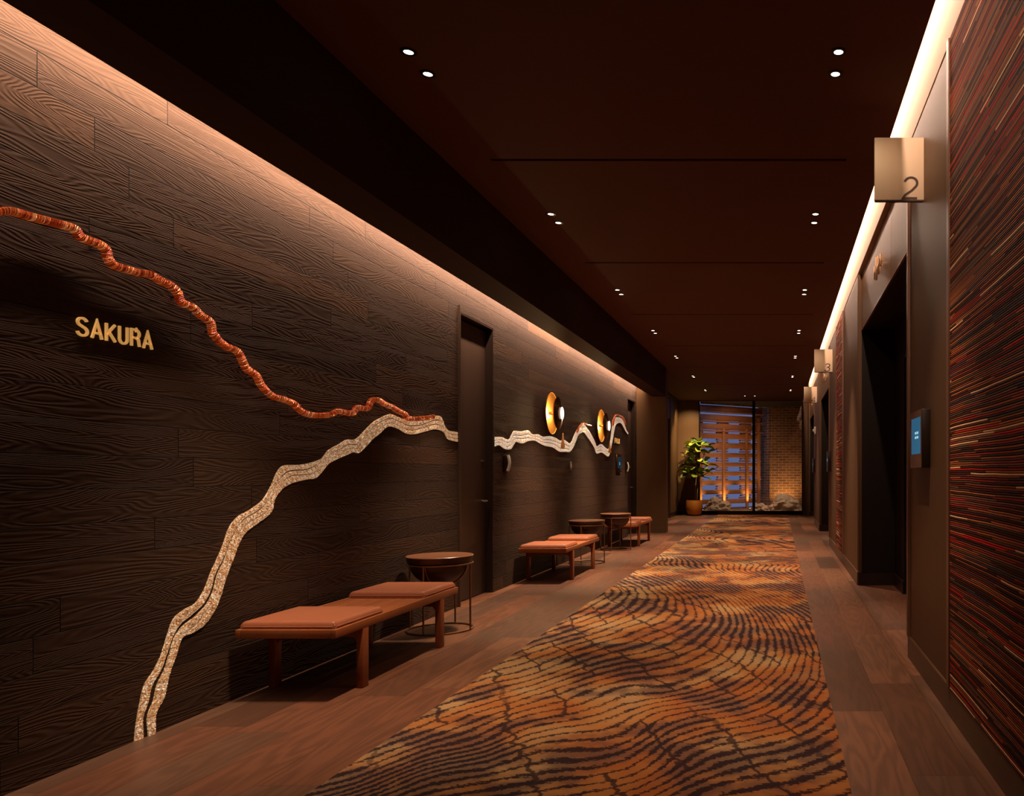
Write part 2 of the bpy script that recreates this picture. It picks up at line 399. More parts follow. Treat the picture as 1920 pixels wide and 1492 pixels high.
def thing(name, label, cat, loc=(0, 0, 0), group=None):
    o = bpy.data.objects.new(name, None); COL.objects.link(o); o.location = loc
    o.empty_display_size = 0.1
    o['label'] = label; o['category'] = cat
    if group: o['group'] = group
    return o
def tag(o, label, cat, group=None):
    o['label'] = label; o['category'] = cat
    if group: o['group'] = group
    return o
def dup(root, loc, label, group=None):
    r = root.copy(); COL.objects.link(r); r.location = loc; r['label'] = label
    if group: r['group'] = group
    for ch in list(root.children):
        c = ch.copy(); COL.objects.link(c); c.parent = r
        for g in list(ch.children):
            d = g.copy(); COL.objects.link(d); d.parent = c
    return r
def boxes(name, bl, mat, parent=None):
    bm = bmesh.new()
    for b in bl: bx(bm, *b)
    return obj(name, bm, mat, parent)

# ------------------------------------------------------------------ the shell
YB = -2.2                                           # wall behind the camera
struct(box('floor', (-4.2, 1.6, YB, 26.6, -0.12, 0.0), M['floor']))
D1 = (6.98, 7.83); D2 = (14.80, 15.55)              # doors in the left wall (y ranges)
ZD = 2.67
struct(boxes('wall_left', [(XL-0.16, XL, YB, D1[0], 0, ZC+0.2), (XL-0.16, XL, D1[0], D1[1], ZD, ZC+0.2),
                           (XL-0.16, XL, D1[1], D2[0], 0, ZC+0.2), (XL-0.16, XL, D2[0], D2[1], ZD-0.02, ZC+0.2),
                           (XL-0.16, XL, D2[1], 15.72, 0, ZC+0.2)], M['wallwood']))
# soffit box beside the left wall, hiding the cove lamp
struct(boxes('ceiling_soffit', [(-2.575, XCL, YB, 15.72, 2.77, ZC+0.16)], M['soffit']))
# ceiling with real slots
slots = [0.15, 2.72, 5.30, 7.88, 10.44, 13.0, 15.6, 18.6]
cb = []; y0 = YB
for s in slots:
    cb.append((XCL, XCR, y0, s-0.018, ZC, ZC+0.12)); y0 = s+0.018
    cb.append((XCL, -1.974, s-0.018, s+0.018, ZC, ZC+0.12)); cb.append((0.464, XCR, s-0.018, s+0.018, ZC, ZC+0.12))
cb.append((XCL, XCR, y0, Y_END, ZC, ZC+0.12))
cb.append((-3.3, XCL, 15.99, Y_END, ZC, ZC+0.12))
struct(boxes('ceiling', cb, M['ceiling']))
struct(box('ceiling_plenum', (XCL-0.01, XCR-0.02, YB, Y_END, ZC+0.16, ZC+0.20), M['black']))
struct(box('ceiling_cove', (XL-0.16, -2.575, YB, 15.72, ZC+0.02, ZC+0.2), M['black']))
struct(boxes('ceiling_cove', [(XCR-0.13, XR+0.2, YB, Y_END, 3.98, 4.06), (XCR-0.13, XCR-0.05, YB, Y_END, ZC+0.12, 3.98)], M['cove']))
struct(box('wall_back', (-3.3, 1.6, YB-0.15, YB, 0, 3.94), M['paneldark']))
# pier closing the charred-oak wall
struct(box('wall_pier', (-3.05, XCL, 15.72, 15.99, 0, ZC), M['panel']))
struct(box('baseboard_pier', (XL+0.002, XCL-0.02, 15.705, 15.72, 0, 0.13), M['base']))
struct(boxes('wall_alcove', [(-3.12, -2.96, 15.99, 20.35, 0, ZC), (-3.12, -2.96, 20.35, 21.0, 2.69, ZC), (-3.12, -2.96, 21.0, Y_END, 0, ZC),
                             (-2.96, -2.945, 21.05, 21.62, 0.13, ZC-0.08), (-2.96, -2.945, 21.66, 22.64, 0.13, ZC-0.08)], M['panel']))
struct(box('baseboard_alcove', (-2.96, -2.94, 21.0, Y_END, 0, 0.12), M['paneldark']))
struct(box('trim_1', (-2.96, -2.90, 15.99, Y_END, ZC-0.07, ZC), M['paneldark']))

# doors of the left wall
def left_door(n, y0, y1, zt, first):
    t = bpy.data.objects.new('door_%d' % n, None); COL.objects.link(t); t['kind'] = 'structure'
    t.location = (0, 0, 0)
    box('door_leaf', (XL-0.115, XL-0.08, y0+0.012, y1-0.012, 0.008, zt-0.035), M['doorwood'], t)
    # reveal lining and head
    boxes('door_frame', [(XL-0.158, XL-0.001, y0-0.0, y0+0.012, 0, zt), (XL-0.158, XL-0.001, y1-0.012, y1, 0, zt),
                         (XL-0.158, XL-0.001, y0, y1, zt-0.018, zt)], M['paneldark'], t)
    boxes('door_casing', [(XL, XL+0.022, y0-0.016, y0-0.002, 0, zt+0.05)], M['doorwood'], t) if first else None
    bm = bmesh.new()
    yh = y1-0.09
    tube(bm, [(XL-0.08, yh, 0.93), (XL-0.03, yh, 0.93), (XL-0.022, yh-0.02, 0.93), (XL-0.022, yh-0.12, 0.93)], 0.009, 10)
    obj('door_handle', bm, M['steel'], t, smooth=True)
    bm = bmesh.new(); bx(bm, XL-0.08, XL-0.07, yh-0.03, yh+0.03, 1.32, 1.34, 0.002)
    obj('door_lock', bm, M['steel'], t)
    bm = bmesh.new(); bx(bm, XL-0.08, XL-0.055, y0+0.012, y0+0.035, 2.30, 2.52, 0.002)
    obj('door_hinge', bm, M['metalblack'], t)
left_door(1, D1[0], D1[1], ZD, True)
left_door(2, D2[0], D2[1], ZD-0.02, False)
d3 = bpy.data.objects.new('door_3', None); COL.objects.link(d3); d3['kind'] = 'structure'
box('door_leaf', (-3.14, -3.11, 20.36, 20.99, 0.008, 2.68), M['black'], d3)

# right wall: openings of three lifts
OP = [(5.07, 8.33), (12.97, 16.20), (18.40, 22.00)]
ZO = 2.74; ZT = 3.345
wb = []; edges = [YB]+[e for o in OP for e in o]+[Y_END]
for a, b in zip(edges[0::2], edges[1::2]):
    wb.append((XR, XR+0.035, a, b, 0, ZT))
struct(boxes('wall_right', wb, M['panel']))
struct(boxes('wall_right_cove', [(XR, XR+0.2, YB, Y_END, ZT+0.03, ZT+0.200), (XR+0.004, XR+0.2, YB, Y_END, ZT+0.200, 3.98)], M['cove']))
struct(box('trim_2', (XR+0.06, XR+0.2, YB, Y_END, ZT, ZT+0.03), M['black']))
# panel joints on the right wall (applied veneer leaves)
pn = bmesh.new()
for a, b in ((3.87, 5.02), (8.36, 10.18), (11.32, 12.93), (16.24, 17.28), (17.31, 18.36), (22.03, 22.68)):
    bx(pn, XR-0.006, XR+0.001, a, b, 0.145, ZT-0.004, 0.001, 1)
struct(obj('wall_right_veneer', pn, M['panel']))
for n, (a, b) in enumerate(OP):
    # fascia set back above the opening, with one seam
    sm = a+(b-a)*0.335
    f = struct(boxes('wall_fascia', [(XR+0.035, XR+0.055, a, sm-0.003, ZO+0.012, ZT), (XR+0.035, XR+0.055, sm+0.003, b, ZO+0.012, ZT)], M['panel']))
    struct(box('trim_%d' % (3+2*n), (XR+0.03, XR+0.045, a, b, ZO, ZO+0.012), M['trim']))
    # niche
    struct(boxes('wall_niche', [(XR+0.035, XR+0.42, a-0.1, a-0.0, 0, ZO), (XR+0.035, XR+0.42, b, b+0.1, 0, ZO),
                                (XR+0.055, XR+0.42, a-0.1, b+0.1, ZO+0.012, ZO+0.1),
                                (XR+0.39, XR+0.5, a-0.1, a+0.62, 0, ZO), (XR+0.39, XR+0.5, b-0.62, b+0.1, 0, ZO),
                                (XR+0.39, XR+0.5, a+0.62, b-0.62, 2.35, ZO)], M['nichedark']))
    struct(boxes('baseboard_niche', [(XR+0.0, XR+0.39, b-0.012, b, 0, 0.13), (XR+0.375, XR+0.39, b-0.62, b-0.012, 0, 0.13),
                                     (XR+0.375, XR+0.39, a, a+0.62, 0, 0.13)], M['paneldark']))
    struct(boxes('trim_%d' % (4+2*n), [(XR-0.022, XR+0.002, a-0.045, a, 0.14, ZT-0.01)], M['trim']))
    e = bpy.data.objects.new('door_%d' % (4+n), None); COL.objects.link(e); e['kind'] = 'structure'
    mid = (a+b)/2
    box('door_leaf', (XR+0.44, XR+0.47, a+0.63, mid-0.002, 0.01, 2.345), M['metalblack'], e)
    box('door_leaf', (XR+0.44, XR+0.47, mid+0.002, b-0.63, 0.01, 2.345), M['metalblack'], e)
bb = []
for a, b in zip(edges[0::2], edges[1::2]): bb.append((XR-0.014, XR, a, b, 0, 0.14))
struct(boxes('baseboard_right', bb, M['base']))
bb = [(XR-0.010, XR+0.0, a, b, 0.14, 0.146) for a, b in zip(edges[0::2], edges[1::2])]
struct(boxes('baseboard_cap', bb, M['trim']))
# woven strip panels
tag(box('woven_wall_panel', (XR-0.018, XR, YB, 3.80, 0.147, ZT-0.004), M['textile']),
    'large wall panel of stacked red, brown and grey horizontal strips, nearest at right', 'wall panel')
tag(box('woven_wall_panel', (XR-0.018, XR, 10.22, 11.28, 0.147, ZT-0.004), M['textile']),
    'narrow strip-covered wall panel between the nearest and middle lift openings', 'wall panel')
struct(boxes('trim_9', [(XR-0.026, XR, 3.80, 3.85, 0.146, ZT-0.004)], M['trim']))
struct(boxes('trim_10', [(XR-0.024, XR, 10.18, 10.22, 0.146, ZT-0.004), (XR-0.024, XR, 11.28, 11.32, 0.146, ZT-0.004)], M['trim']))

# ------------------------------------------------------------------ end wall and its window
struct(boxes('wall_end', [(-3.12, -2.345, Y_END, Y_END+0.14, 0, ZC+0.2), (0.705, 1.2, Y_END, Y_END+0.14, 0, ZC+0.2),
                          (-2.345, 0.705, Y_END, Y_END+0.14, ZC-0.02, ZC+0.2)], M['panel']))
struct(box('baseboard_end', (-2.95, -2.345, Y_END-0.015, Y_END, 0, 0.12), M['paneldark']))
w1 = bpy.data.objects.new('window_1', None); COL.objects.link(w1); w1['kind'] = 'structure'
boxes('window_frame', [(-2.345, 0.705, Y_END, Y_END+0.1, 0.0, 0.11), (-2.345, -2.315, Y_END, Y_END+0.1, 0.11, ZC-0.02),
                       (0.68, 0.705, Y_END, Y_END+0.1, 0.11, ZC-0.02), (-0.775, -0.69, Y_END, Y_END+0.1, 0.11, ZC-0.02)], M['metalblack'], w1)
boxes('window_glass', [(-2.315, -0.775, Y_END+0.045, Y_END+0.055, 0.11, ZC-0.02), (-0.69, 0.68, Y_END+0.045, Y_END+0.055, 0.11, ZC-0.02)], M['glass'], w1)
# garden enclosure
struct(box('wall_garden_right', (0.80, 0.95, Y_END+0.14, 26.4, 0, ZC+0.6), M['brick']))
struct(box('wall_garden_left', (-3.1, -2.95, Y_END+0.14, 26.4, 0, ZC+0.6), M['brick']))
struct(box('wall_garden_back', (-0.28, 0.80, 25.27, 25.45, 0, ZC+0.6), M['brick']))
struct(box('ceiling_garden', (-3.1, 0.95, Y_END+0.14, 26.4, ZC+0.05, ZC+0.2), M['black']))
# slanted wall that carries the timber lattice
PA = Vector((-2.62, 23.44, 0)); PB = Vector((-0.28, 25.25, 0))
ang = math.atan2(PB.y-PA.y, PB.x-PA.x); LL = (PB-PA).length
LAT = Matrix.Translation(PA) @ Matrix.Rotation(ang, 4, 'Z')
def place(o):
    o.matrix_world = LAT; return o
o = struct(boxes('wall_garden_slant', [(0, LL, 0.0, 0.2, 3.36, ZC+0.6), (LL-0.02, LL+0.02, 0.0, 0.9, 0, ZC+0.6), (0, LL, 0, 0.9, 0, 0.12)], M['brick'])); place(o)
o = struct(box('window_2', (0, LL, 0.62, 0.64, 0.1, 3.4), M['dusk'])); place(o)
t = thing('timber_lattice', 'tall lattice of stacked reclaimed timber beams behind the end window', 'screen'); t.matrix_world = LAT
def s_at(px):       # position along the slanted wall seen at image column px
    d = (px-CX)/F
    # PA.x+s*c = d*(PA.y+s*sn)
    c, sn = math.cos(ang), math.sin(ang)
    return (d*PA.y-PA.x)/(c-d*sn)
rnd = random.Random(4)
zs = []
for k in range(11):
    z = 0.33+0.292*k
    zs.append(z)
s_end = s_at(1433)
for k, z in enumerate(zs):
    hgt = 0.075+rnd.uniform(-0.01, 0.012) if k < 8 else 0.085
    bm = bmesh.new(); bx(bm, 0.0, s_end-0.10 if k < 8 else s_end, 0.10, 0.24, z-hgt, z+hgt, 0.012)
    for v in bm.verts: v.co.z += 0.008*math.sin(v.co.x*5+k)
    obj('beam', bm, M['log'], t, smooth=True)
for k in range(8, 11):
    bm = bmesh.new(); bx(bm, 0.0, s_end, 0.02, 0.2, zs[k]-0.15, zs[k]-0.11, 0.008); obj('rail', bm, M['log'], t, smooth=True)
pxs = [1315.5, 1359.5, 1403, 1425]
for q, px in enumerate(pxs):
    s = s_at(px); wd = 0.045 if q != 3 else 0.05
    bm = bmesh.new(); bx(bm, s-wd, s+wd, 0.04, 0.11, 0.06, 2.62 if q < 3 else 3.0, 0.012)
    for v in bm.verts: v.co.x += 0.01*math.sin(v.co.z*6+q)
    obj('post', bm, M['post'], t, smooth=True)
    for k in range(9 if q < 3 else 10):
        z = zs[k]+0.146
        for dz in (-0.035, 0.035):
            wdt = 0.20 if q in (1, 2) else 0.12
            bm = bmesh.new(); bx(bm, s-wdt+rnd.uniform(-.02, .02), s+wdt+rnd.uniform(-.02, .02), 0.11, 0.22, z+dz-0.022, z+dz+0.022, 0.006)
            obj('block', bm, M['log'], t, smooth=True)
struct(box('floor_garden', (-3.0, 0.82, Y_END+0.14, 25.3, 0.0, 0.07), M['gravel']))
def rock(name, c, s, seed, label):
    bm = bmesh.new(); bmesh.ops.create_icosphere(bm, subdivisions=5, radius=1)
    for v in bm.verts:
        d = v.co.normalized()
        n = mnoise.fractal(d*1.3+Vector((seed, 0, 0)), 1.0, 2.0, 5)
        r = 1+0.42*n
        v.co = d*r
        v.co.x *= s[0]; v.co.y *= s[1]; v.co.z *= s[2]
        if v.co.z < -0.25*s[2]: v.co.z = -0.25*s[2]
    o = obj(name, bm, M['rock'], None, smooth=True); o.location = (c[0], c[1], c[2]+0.25*s[2])
    return tag(o, label, 'rock')
rock('rock', (-1.86, 23.35, 0.06), (0.40, 0.26, 0.30), 1.3, 'low dark-fronted boulder behind the glass beside the gold pot')
rock('rock', (0.14, 23.85, 0.06), (0.42, 0.32, 0.36), 7.7, 'pale pointed boulder before the brick wall behind the glass')
rock('rock', (-0.55, 23.7, 0.06), (0.24, 0.22, 0.18), 3.1, 'low brown boulder behind the dark window mullion')
# uplights in the gravel
for n, px in enumerate((1316, 1359.5, 1403)):
    s = s_at(px); pw = LAT @ Vector((s, -0.10, 0)); 
    u = thing('garden_uplight', ['uplight in the gravel behind the gold pot', 'uplight in the gravel under the middle lattice post', 'uplight in the gravel left of the dark mullion'][n], 'light', (pw.x, pw.y, 0.07), 'garden uplights')
    bm = bmesh.new(); lathe(bm, [(0.0, 0.0), (0.035, 0.0), (0.04, 0.03), (0.0, 0.03)], 20); obj('housing', bm, M['metalblack'], u)
    bm = bmesh.new(); lathe(bm, [(0.0, 0.032), (0.028, 0.032)], 20); obj('lens', bm, M['lens'], u)
    tp = LAT @ Vector((s, 0.10, 1.7))
    spot('uplight_lamp', (pw.x, pw.y, 0.13), (tp.x, tp.y, tp.z), 85 if n else 50, 60, 1.0, (1.0, 0.60, 0.20), 0.02)
spot('uplight_lamp', (0.15, 24.75, 0.13), (0.2, 25.3, 1.3), 70, 120, 1.0, (1.0, 0.55, 0.18), 0.03)
spot('garden_lamp', (0.1, 23.2, 3.3), (0.12, 23.9, 0.2), 150, 90, 1.0, (1.0, 0.74, 0.5), 0.03)
spot('garden_lamp', (-1.7, 23.0, 3.3), (-1.8, 23.5, 0.2), 110, 80, 1.0, (1.0, 0.74, 0.5), 0.03)
area('garden_dusk_lamp', (-1.6, 23.2, 3.34), (0, 0, 0), 1.4, 0.5, 5, (0.45, 0.5, 1.0))

# ------------------------------------------------------------------ ceiling downlights
rowsY = [(1.15, 1.37), (3.94, 4.157), (6.40, 6.62), (9.04, 9.26), (11.60, 11.82), (14.13, 14.35), (16.98, 17.20), (19.80, 20.02)]
def downlight():
    t = thing('recessed_downlight', '', 'light', (0, 0, 0), 'ceiling downlights')
    bm = bmesh.new(); lathe(bm, [(0.0237, 0.0), (0.040, 0.0), (0.040, -0.004), (0.0237, -0.004), (0.0237, 0.0)], 32); obj('trim_ring', bm, M['metalblack'], t)
    bm = bmesh.new(); lathe(bm, [(0.0, -0.002), (0.0235, -0.002), (0.0, -0.0021)], 32); obj('lens', bm, M['lens'], t)
    return t
proto = downlight(); used = False
ordn = ['nearest', 'second', 'third', 'fourth', 'fifth', 'sixth', 'farthest']
for ri, (ya, yb) in enumerate(rowsY):
    for side, x in (('left', -1.886), ('right', 0.305)):
        for q, y in enumerate((ya, yb)):
            if ri > 0:
                lab = '%s ceiling downlight of the %s pair along the %s side' % (('nearer', 'farther')[q], ordn[ri-1], side)
                if not used: proto.location = (x, y, ZC-0.0005); proto['label'] = lab; used = True
                else: dup(proto, (x, y, ZC-0.0005), lab)
        kf = (0.35, 0.86, 1.2, 2.1, 2.1, 1.6, 1.2, 1.2)[ri]
        if side == 'left':
            spot('downlight_or_fill_lamp', (x, ya, ZC-0.02), (-2.42, ya-0.1, 0), 300*kf, 52, 1.0, DOWN, 0.02)
            spot('downlight_or_fill_lamp', (x, yb, ZC-0.02), (-1.8, yb+0.1, 0), 190*kf, 66, 1.0, DOWN, 0.02)
        else:
            spot('downlight_or_fill_lamp', (x, ya, ZC-0.02), (0.2, ya-0.1, 0), 230*kf, 60, 1.0, DOWN, 0.02)
            spot('downlight_or_fill_lamp', (x, yb, ZC-0.02), (-0.4, yb+0.3, 0), 120*kf, 64, 1.0, DOWN, 0.02)
            spot('downlight_or_fill_lamp', (x, yb, ZC-0.02), (x, yb, 0), 9, 165, 0.5, DOWN, 0.02)
for x, lab in ((-0.93, 'left one of the two small downlights before the end window'), (-0.66, 'right one of the two small downlights before the end window')):
    dup(proto, (x, 21.35, ZC-0.0005), lab)
spot('downlight_or_fill_lamp', (-0.93, 21.35, ZC-0.02), (-1.1, 21.2, 0), 30, 80, 1.0, WARM, 0.02)
spot('downlight_or_fill_lamp', (-2.2, 21.0, ZC-0.02), (-2.45, 22.3, 1.0), 420, 75, 1.0, (1.0, 0.74, 0.42), 0.02)  # added lamp, no fixture here: brightens the fig and pot
spot('downlight_or_fill_lamp', (-2.5, 21.9, ZC-0.02), (-2.65, 22.7, 1.5), 150, 100, 1.0, (1.0, 0.74, 0.42), 0.02)  # another added lamp without a fixture, for the left end wall
spot('garden_lamp', (-1.2, 22.95, 3.3), (-1.4, 24.4, 1.6), 70, 110, 1.0, (1.0, 0.62, 0.34), 0.04)

# ------------------------------------------------------------------ carpet runner
def carpet():
    x0, x1, ya, yb = -1.755, 0.272, -1.5, 22.4
    nx = 48; ny = 560
    # contour lines of the ring pattern, traced as points on the floor: (column, row, ring number)
    cont = {0: [(1130, 1098), (1148, 1106), (1150, 1114), (1140, 1122), (1120, 1132)],
            7.5: [(1186, 1077), (1219, 1090), (1252, 1106), (1272, 1121), (1276, 1136), (1272, 1154), (1256, 1171), (1221, 1184), (1186, 1198), (1142, 1211), (1099, 1224), (1066, 1233), (1024, 1251), (973, 1268), (932, 1273), (905, 1281), (883, 1289)],
            15.5: [(1225, 1059), (1259, 1070), (1307, 1089), (1358, 1119), (1388, 1147), (1402, 1175), (1396, 1208), (1386, 1228), (1365, 1249), (1337, 1264), (1300, 1282), (1242, 1297), (1190, 1294), (1161, 1296), (1129, 1316), (1080, 1336), (1040, 1342), (986, 1352), (959, 1360), (932, 1375), (913, 1390), (886, 1402), (845, 1406), (805, 1411), (780, 1425), (715, 1449), (675, 1468)],
            20.5: [(1236, 1052), (1280, 1066), (1330, 1086), (1378, 1109), (1427, 1141), (1452, 1167), (1473, 1198), (1477, 1228), (1459, 1262), (1427, 1289), (1367, 1317), (1300, 1330), (1226, 1344), (1199, 1368), (1180, 1388), (1148, 1397), (1080, 1400), (1040, 1401), (986, 1409), (954, 1422), (932, 1438), (905, 1444), (851, 1447), (810, 1456), (770, 1468), (732, 1486)],
            25.5: [(1512, 1160), (1530, 1200), (1545, 1250), (1540, 1279), (1513, 1308), (1486, 1333), (1459, 1352), (1418, 1363), (1351, 1376), (1305, 1392), (1266, 1402), (1253, 1418), (1232, 1444), (1202, 1460), (1169, 1471), (1121, 1482), (1080, 1487)],
            31.0: [(1585, 1398), (1540, 1430), (1480, 1450), (1400, 1465), (1330, 1480), (1300, 1492)]}
    pts = []; val = []
    for v_, l in cont.items():
        for px, py in l:
            Y = H*F/(py-CY); pts.append(((px-CX)*Y/F, Y*0.7)); val.append(v_)
    for X_ in (-1.7, -1.2, -0.7, -0.2, 0.27):
        pts.append((X_, 10.6*0.7)); val.append(17+14*(X_+1.7))
    pts.append((0.27, 2.0*0.7)); val.append(40); pts.append((-1.7, 1.8*0.7)); val.append(36)
    pts = np.array(pts); val = np.array(val, float); n_ = len(pts)
    def ker(d): return np.where(d > 1e-9, d*d*np.log(np.maximum(d, 1e-9)), 0)
    K = ker(np.linalg.norm(pts[:, None]-pts[None], axis=2))+np.eye(n_)*0.012
    P_ = np.c_[np.ones(n_), pts]; A_ = np.block([[K, P_], [P_.T, np.zeros((3, 3))]])
    sol = np.linalg.solve(A_, np.r_[val, 0, 0, 0])
    def field(x, y):
        q = np.array((x, y*0.7)); near = float(ker(np.linalg.norm(pts-q, axis=1)) @ sol[:n_] + sol[n_]+sol[n_+1:] @ q)
        far = 17+14*(x+1.7)+9*(y-10.6)*0.6+7*math.sin((y-10.6)*1.1+x*1.4)-7*math.sin(x*1.4)
        k = min(1, max(0, (y-9.4)/1.4)); k = k*k*(3-2*k)
        return near*(1-k)+far*k
    vs = []; ring = []; ray = []
    for j in range(ny+1):
        y = ya+(yb-ya)*j/ny
        for i in range(nx+1):
            x = x0+(x1-x0)*i/nx
            vs.append((x, y, 0.009))
            wx = 0.16*mnoise.noise(Vector((x*1.1, y*0.9, 3.1)))+0.05*mnoise.noise(Vector((x*3.1, y*2.7, 9.1)))
            wy = 0.30*mnoise.noise(Vector((x*0.9, y*0.8, 7.7)))
            ring.append(field(x, max(y, 1.5))+wx*4+(1.5-min(y, 1.5))*8)
            ray.append((y+0.5*wy+2.0*(x+wx))/0.62+0.2)
    fs = []
    for j in range(ny):
        for i in range(nx):
            a = j*(nx+1)+i; fs.append((a, a+1, a+nx+2, a+nx+1))
    # edge skirt
    n0 = len(vs)
    per = [(i) for i in range(nx+1)]+[j*(nx+1)+nx for j in range(1, ny+1)]+[ny*(nx+1)+i for i in range(nx-1, -1, -1)]+[j*(nx+1) for j in range(ny-1, 0, -1)]
    for k in per: vs.append((vs[k][0], vs[k][1], 0.0)); ring.append(ring[k]); ray.append(ray[k])
    for k in range(len(per)):
        k2 = (k+1) % len(per); fs.append((per[k2], per[k], n0+k, n0+k2))
    me = bpy.data.meshes.new('carpet_runner'); me.from_pydata(vs, [], fs)
    for nm, dat in (('ring', ring), ('ray', ray)):
        at = me.attributes.new(nm, 'FLOAT', 'POINT'); at.data.foreach_set('value', np.array(dat, dtype=np.float32))
    me.materials.append(M['carpet']); me.update()
    o = bpy.data.objects.new('carpet_runner', me); COL.objects.link(o)
    tag(o, 'long orange and indigo carpet runner patterned like tree rings', 'carpet')
carpet()

# ------------------------------------------------------------------ benches
def bench():
    t = thing('bench', 'teak slat bench with two cognac leather pads, nearest the camera', 'bench', (0, 0, 0), 'teak benches along the plank wall')
    x0, x1, L, zt, th = -0.265, 0.265, 1.55, 0.38, 0.046
    boxes_ = []
    bm = bmesh.new()
    bx(bm, x0, x0+0.028, 0, L, zt-th, zt, 0.003); bx(bm, x1-0.028, x1, 0, L, zt-th, zt, 0.003)
    bx(bm, x0+0.028, x1-0.028, 0, 0.028, zt-th, zt, 0.003); bx(bm, x0+0.028, x1-0.028, L-0.028, L, zt-th, zt, 0.003)
    obj('seat_frame', bm, M['benchwood'], t, smooth=True)
    bm = bmesh.new(); n = 4; wd = (x1-x0-0.056)/n
    for i in range(n): bx(bm, x0+0.028+i*wd+0.001, x0+0.028+(i+1)*wd-0.001, 0.028, L-0.028, zt-0.030, zt-0.003, 0.002)
    obj('seat_boards', bm, M['benchwood'], t, smooth=True)
    for y in (0.265, 1.255):
        for sx in (-1, 1):
            bm = bmesh.new(); xc = sx*0.2465
            bx(bm, xc-0.0185, xc+0.0185, y, y+0.062, 0.0, zt-th+0.002, 0.003)
            obj('leg', bm, M['legwood'], t, smooth=True)
        bm = bmesh.new(); bx(bm, -0.212, 0.212, y+0.015, y+0.047, zt-th-0.05, zt-th+0.001, 0.002)
        for sx in (-1, 1):
            pr = [Vector((sx*0.229, 0, zt-th-0.085)), Vector((sx*0.229, 0, zt-th)), Vector((sx*0.16, 0, zt-th))]
            a = [bm.verts.new(p+Vector((0, y+0.018, 0))) for p in pr]; b = [bm.verts.new(p+Vector((0, y+0.044, 0))) for p in pr]
            bm.faces.new(a); bm.faces.new(b[::-1])
            for i in range(3): bm.faces.new([a[i], b[i], b[(i+1) % 3], a[(i+1) % 3]])
        obj('crossbar', bm, M['legwood'], t)
    for y0, y1 in ((0.018, 0.51), (1.05, 1.535)):
        bm = bmesh.new(); bmesh.ops.create_grid(bm, x_segments=26, y_segments=26, size=0.5)
        hx, hy = 0.252, (y1-y0)/2; yc = (y0+y1)/2
        for v in bm.verts:
            a, b = v.co.x*2, v.co.y*2
            a = math.copysign(1-(1-min(1, abs(a)))**1.8, a); b = math.copysign(1-(1-min(1, abs(b)))**1.8, b)
            e = max(abs(a), abs(b)); 
            da = 1-abs(a); db = 1-abs(b); d = min(da, db)*0.25
            hgt = 0.040*math.sqrt(max(0, 1-(1-min(1, d/0.022))**2)) + 0.005*(1-a*a)*(1-b*b)
            # rounded corners
            v.co = Vector((a*hx, yc+b*hy, zt+0.0+hgt*1.0+0.0))
        r = bmesh.ops.extrude_face_region(bm, geom=bm.faces[:])
        for v in r['geom']:
            if isinstance(v, bmesh.types.BMVert): v.co.z = zt-0.001
        c = obj('cushion', bm, M['leather'], t, smooth=True)
        bm = bmesh.new()
        ring = [(-hx+.004, yc-hy+.004, zt+0.012), (hx-.004, yc-hy+.004, zt+0.012), (hx-.004, yc+hy-.004, zt+0.012), (-hx+.004, yc+hy-.004, zt+0.012)]
        pts = []
        for i in range(4):
            A = Vector(ring[i]); B = Vector(ring[(i+1) % 4]); 
            for k in range(10): pts.append(A.lerp(B, 0.03+0.94*k/9))
        tube(bm, pts, 0.0055, 6, closed=True); obj('piping', bm, M['leather'], c, smooth=True)
    return t
b1 = bench(); b1.location = (-2.59, 4.06, 0)
dup(b1, (-2.59, 8.47, 0), 'teak slat bench with two leather pads, middle one of three, past the dark door')
dup(b1, (-2.57, 12.55, 0), 'teak slat bench farthest along the plank wall, behind the farthest side table')

# ------------------------------------------------------------------ bowl side tables
def side_table():
    t = thing('side_table', 'round bowl-shaped side table in bronze wire stand beside the nearest bench', 'table', (0, 0, 0), 'bowl side tables')
    zt = 0.575
    bm = bmesh.new(); lathe(bm, [(0, zt), (0.236, zt), (0.241, zt-0.004), (0.240, zt-0.010), (0.0, zt-0.010)], 64); obj('table_top', bm, M['tabletop'], t, smooth=True)
    bm = bmesh.new(); lathe(bm, [(0.0, zt-0.0105), (0.239, zt-0.0105), (0.233, zt-0.040), (0.222, zt-0.062), (0.0, zt-0.062)], 64); obj('rim', bm, M['bowl'], t, smooth=True)
    pr = [(0.0, zt-0.0625)]
    for k in range(15):
        a = k/14*math.pi/2; pr.append((0.212*math.cos(a), zt-0.0630-0.165*math.sin(a)))
    pr[-1] = (0.0, pr[-1][1])
    bm = bmesh.new(); lathe(bm, pr, 64); obj('bowl', bm, M['bowl'], t, smooth=True)
    c = lambda r, z, n=64: [(r*math.cos(2*math.pi*i/n), r*math.sin(2*math.pi*i/n), z) for i in range(n)]
    bm = bmesh.new(); tube(bm, c(0.236, zt-0.064), 0.0055, 8, closed=True); obj('upper_ring', bm, M['bronze'], t, smooth=True)
    bm = bmesh.new(); tube(bm, c(0.236, 0.0075), 0.0065, 8, closed=True); obj('base_ring', bm, M['bronze'], t, smooth=True)
    for k in range(4):
        a = R(-94+90*k); x, y = 0.241*math.cos(a), 0.241*math.sin(a)
        bm = bmesh.new(); tube(bm, [(x, y, 0.0), (x, y, 0.25), (x, y, zt-0.060)], 0.007, 10); obj('leg', bm, M['bronze'], t, smooth=True)
        bm = bmesh.new(); pts = []
        for q in range(13):
            b = q/12*R(86); pts.append((0.2155*math.cos(b)*math.cos(a), 0.2155*math.cos(b)*math.sin(a), zt-0.064-0.169*math.sin(b)))
        tube(bm, pts, 0.0045, 8); obj('bowl_rib', bm, M['bronze'], t, smooth=True)
    return t
t1 = side_table(); t1.location = (-2.606, 5.95, 0)
dup(t1, (-2.585, 10.42, 0), 'round bowl side table at the far end of the middle bench')
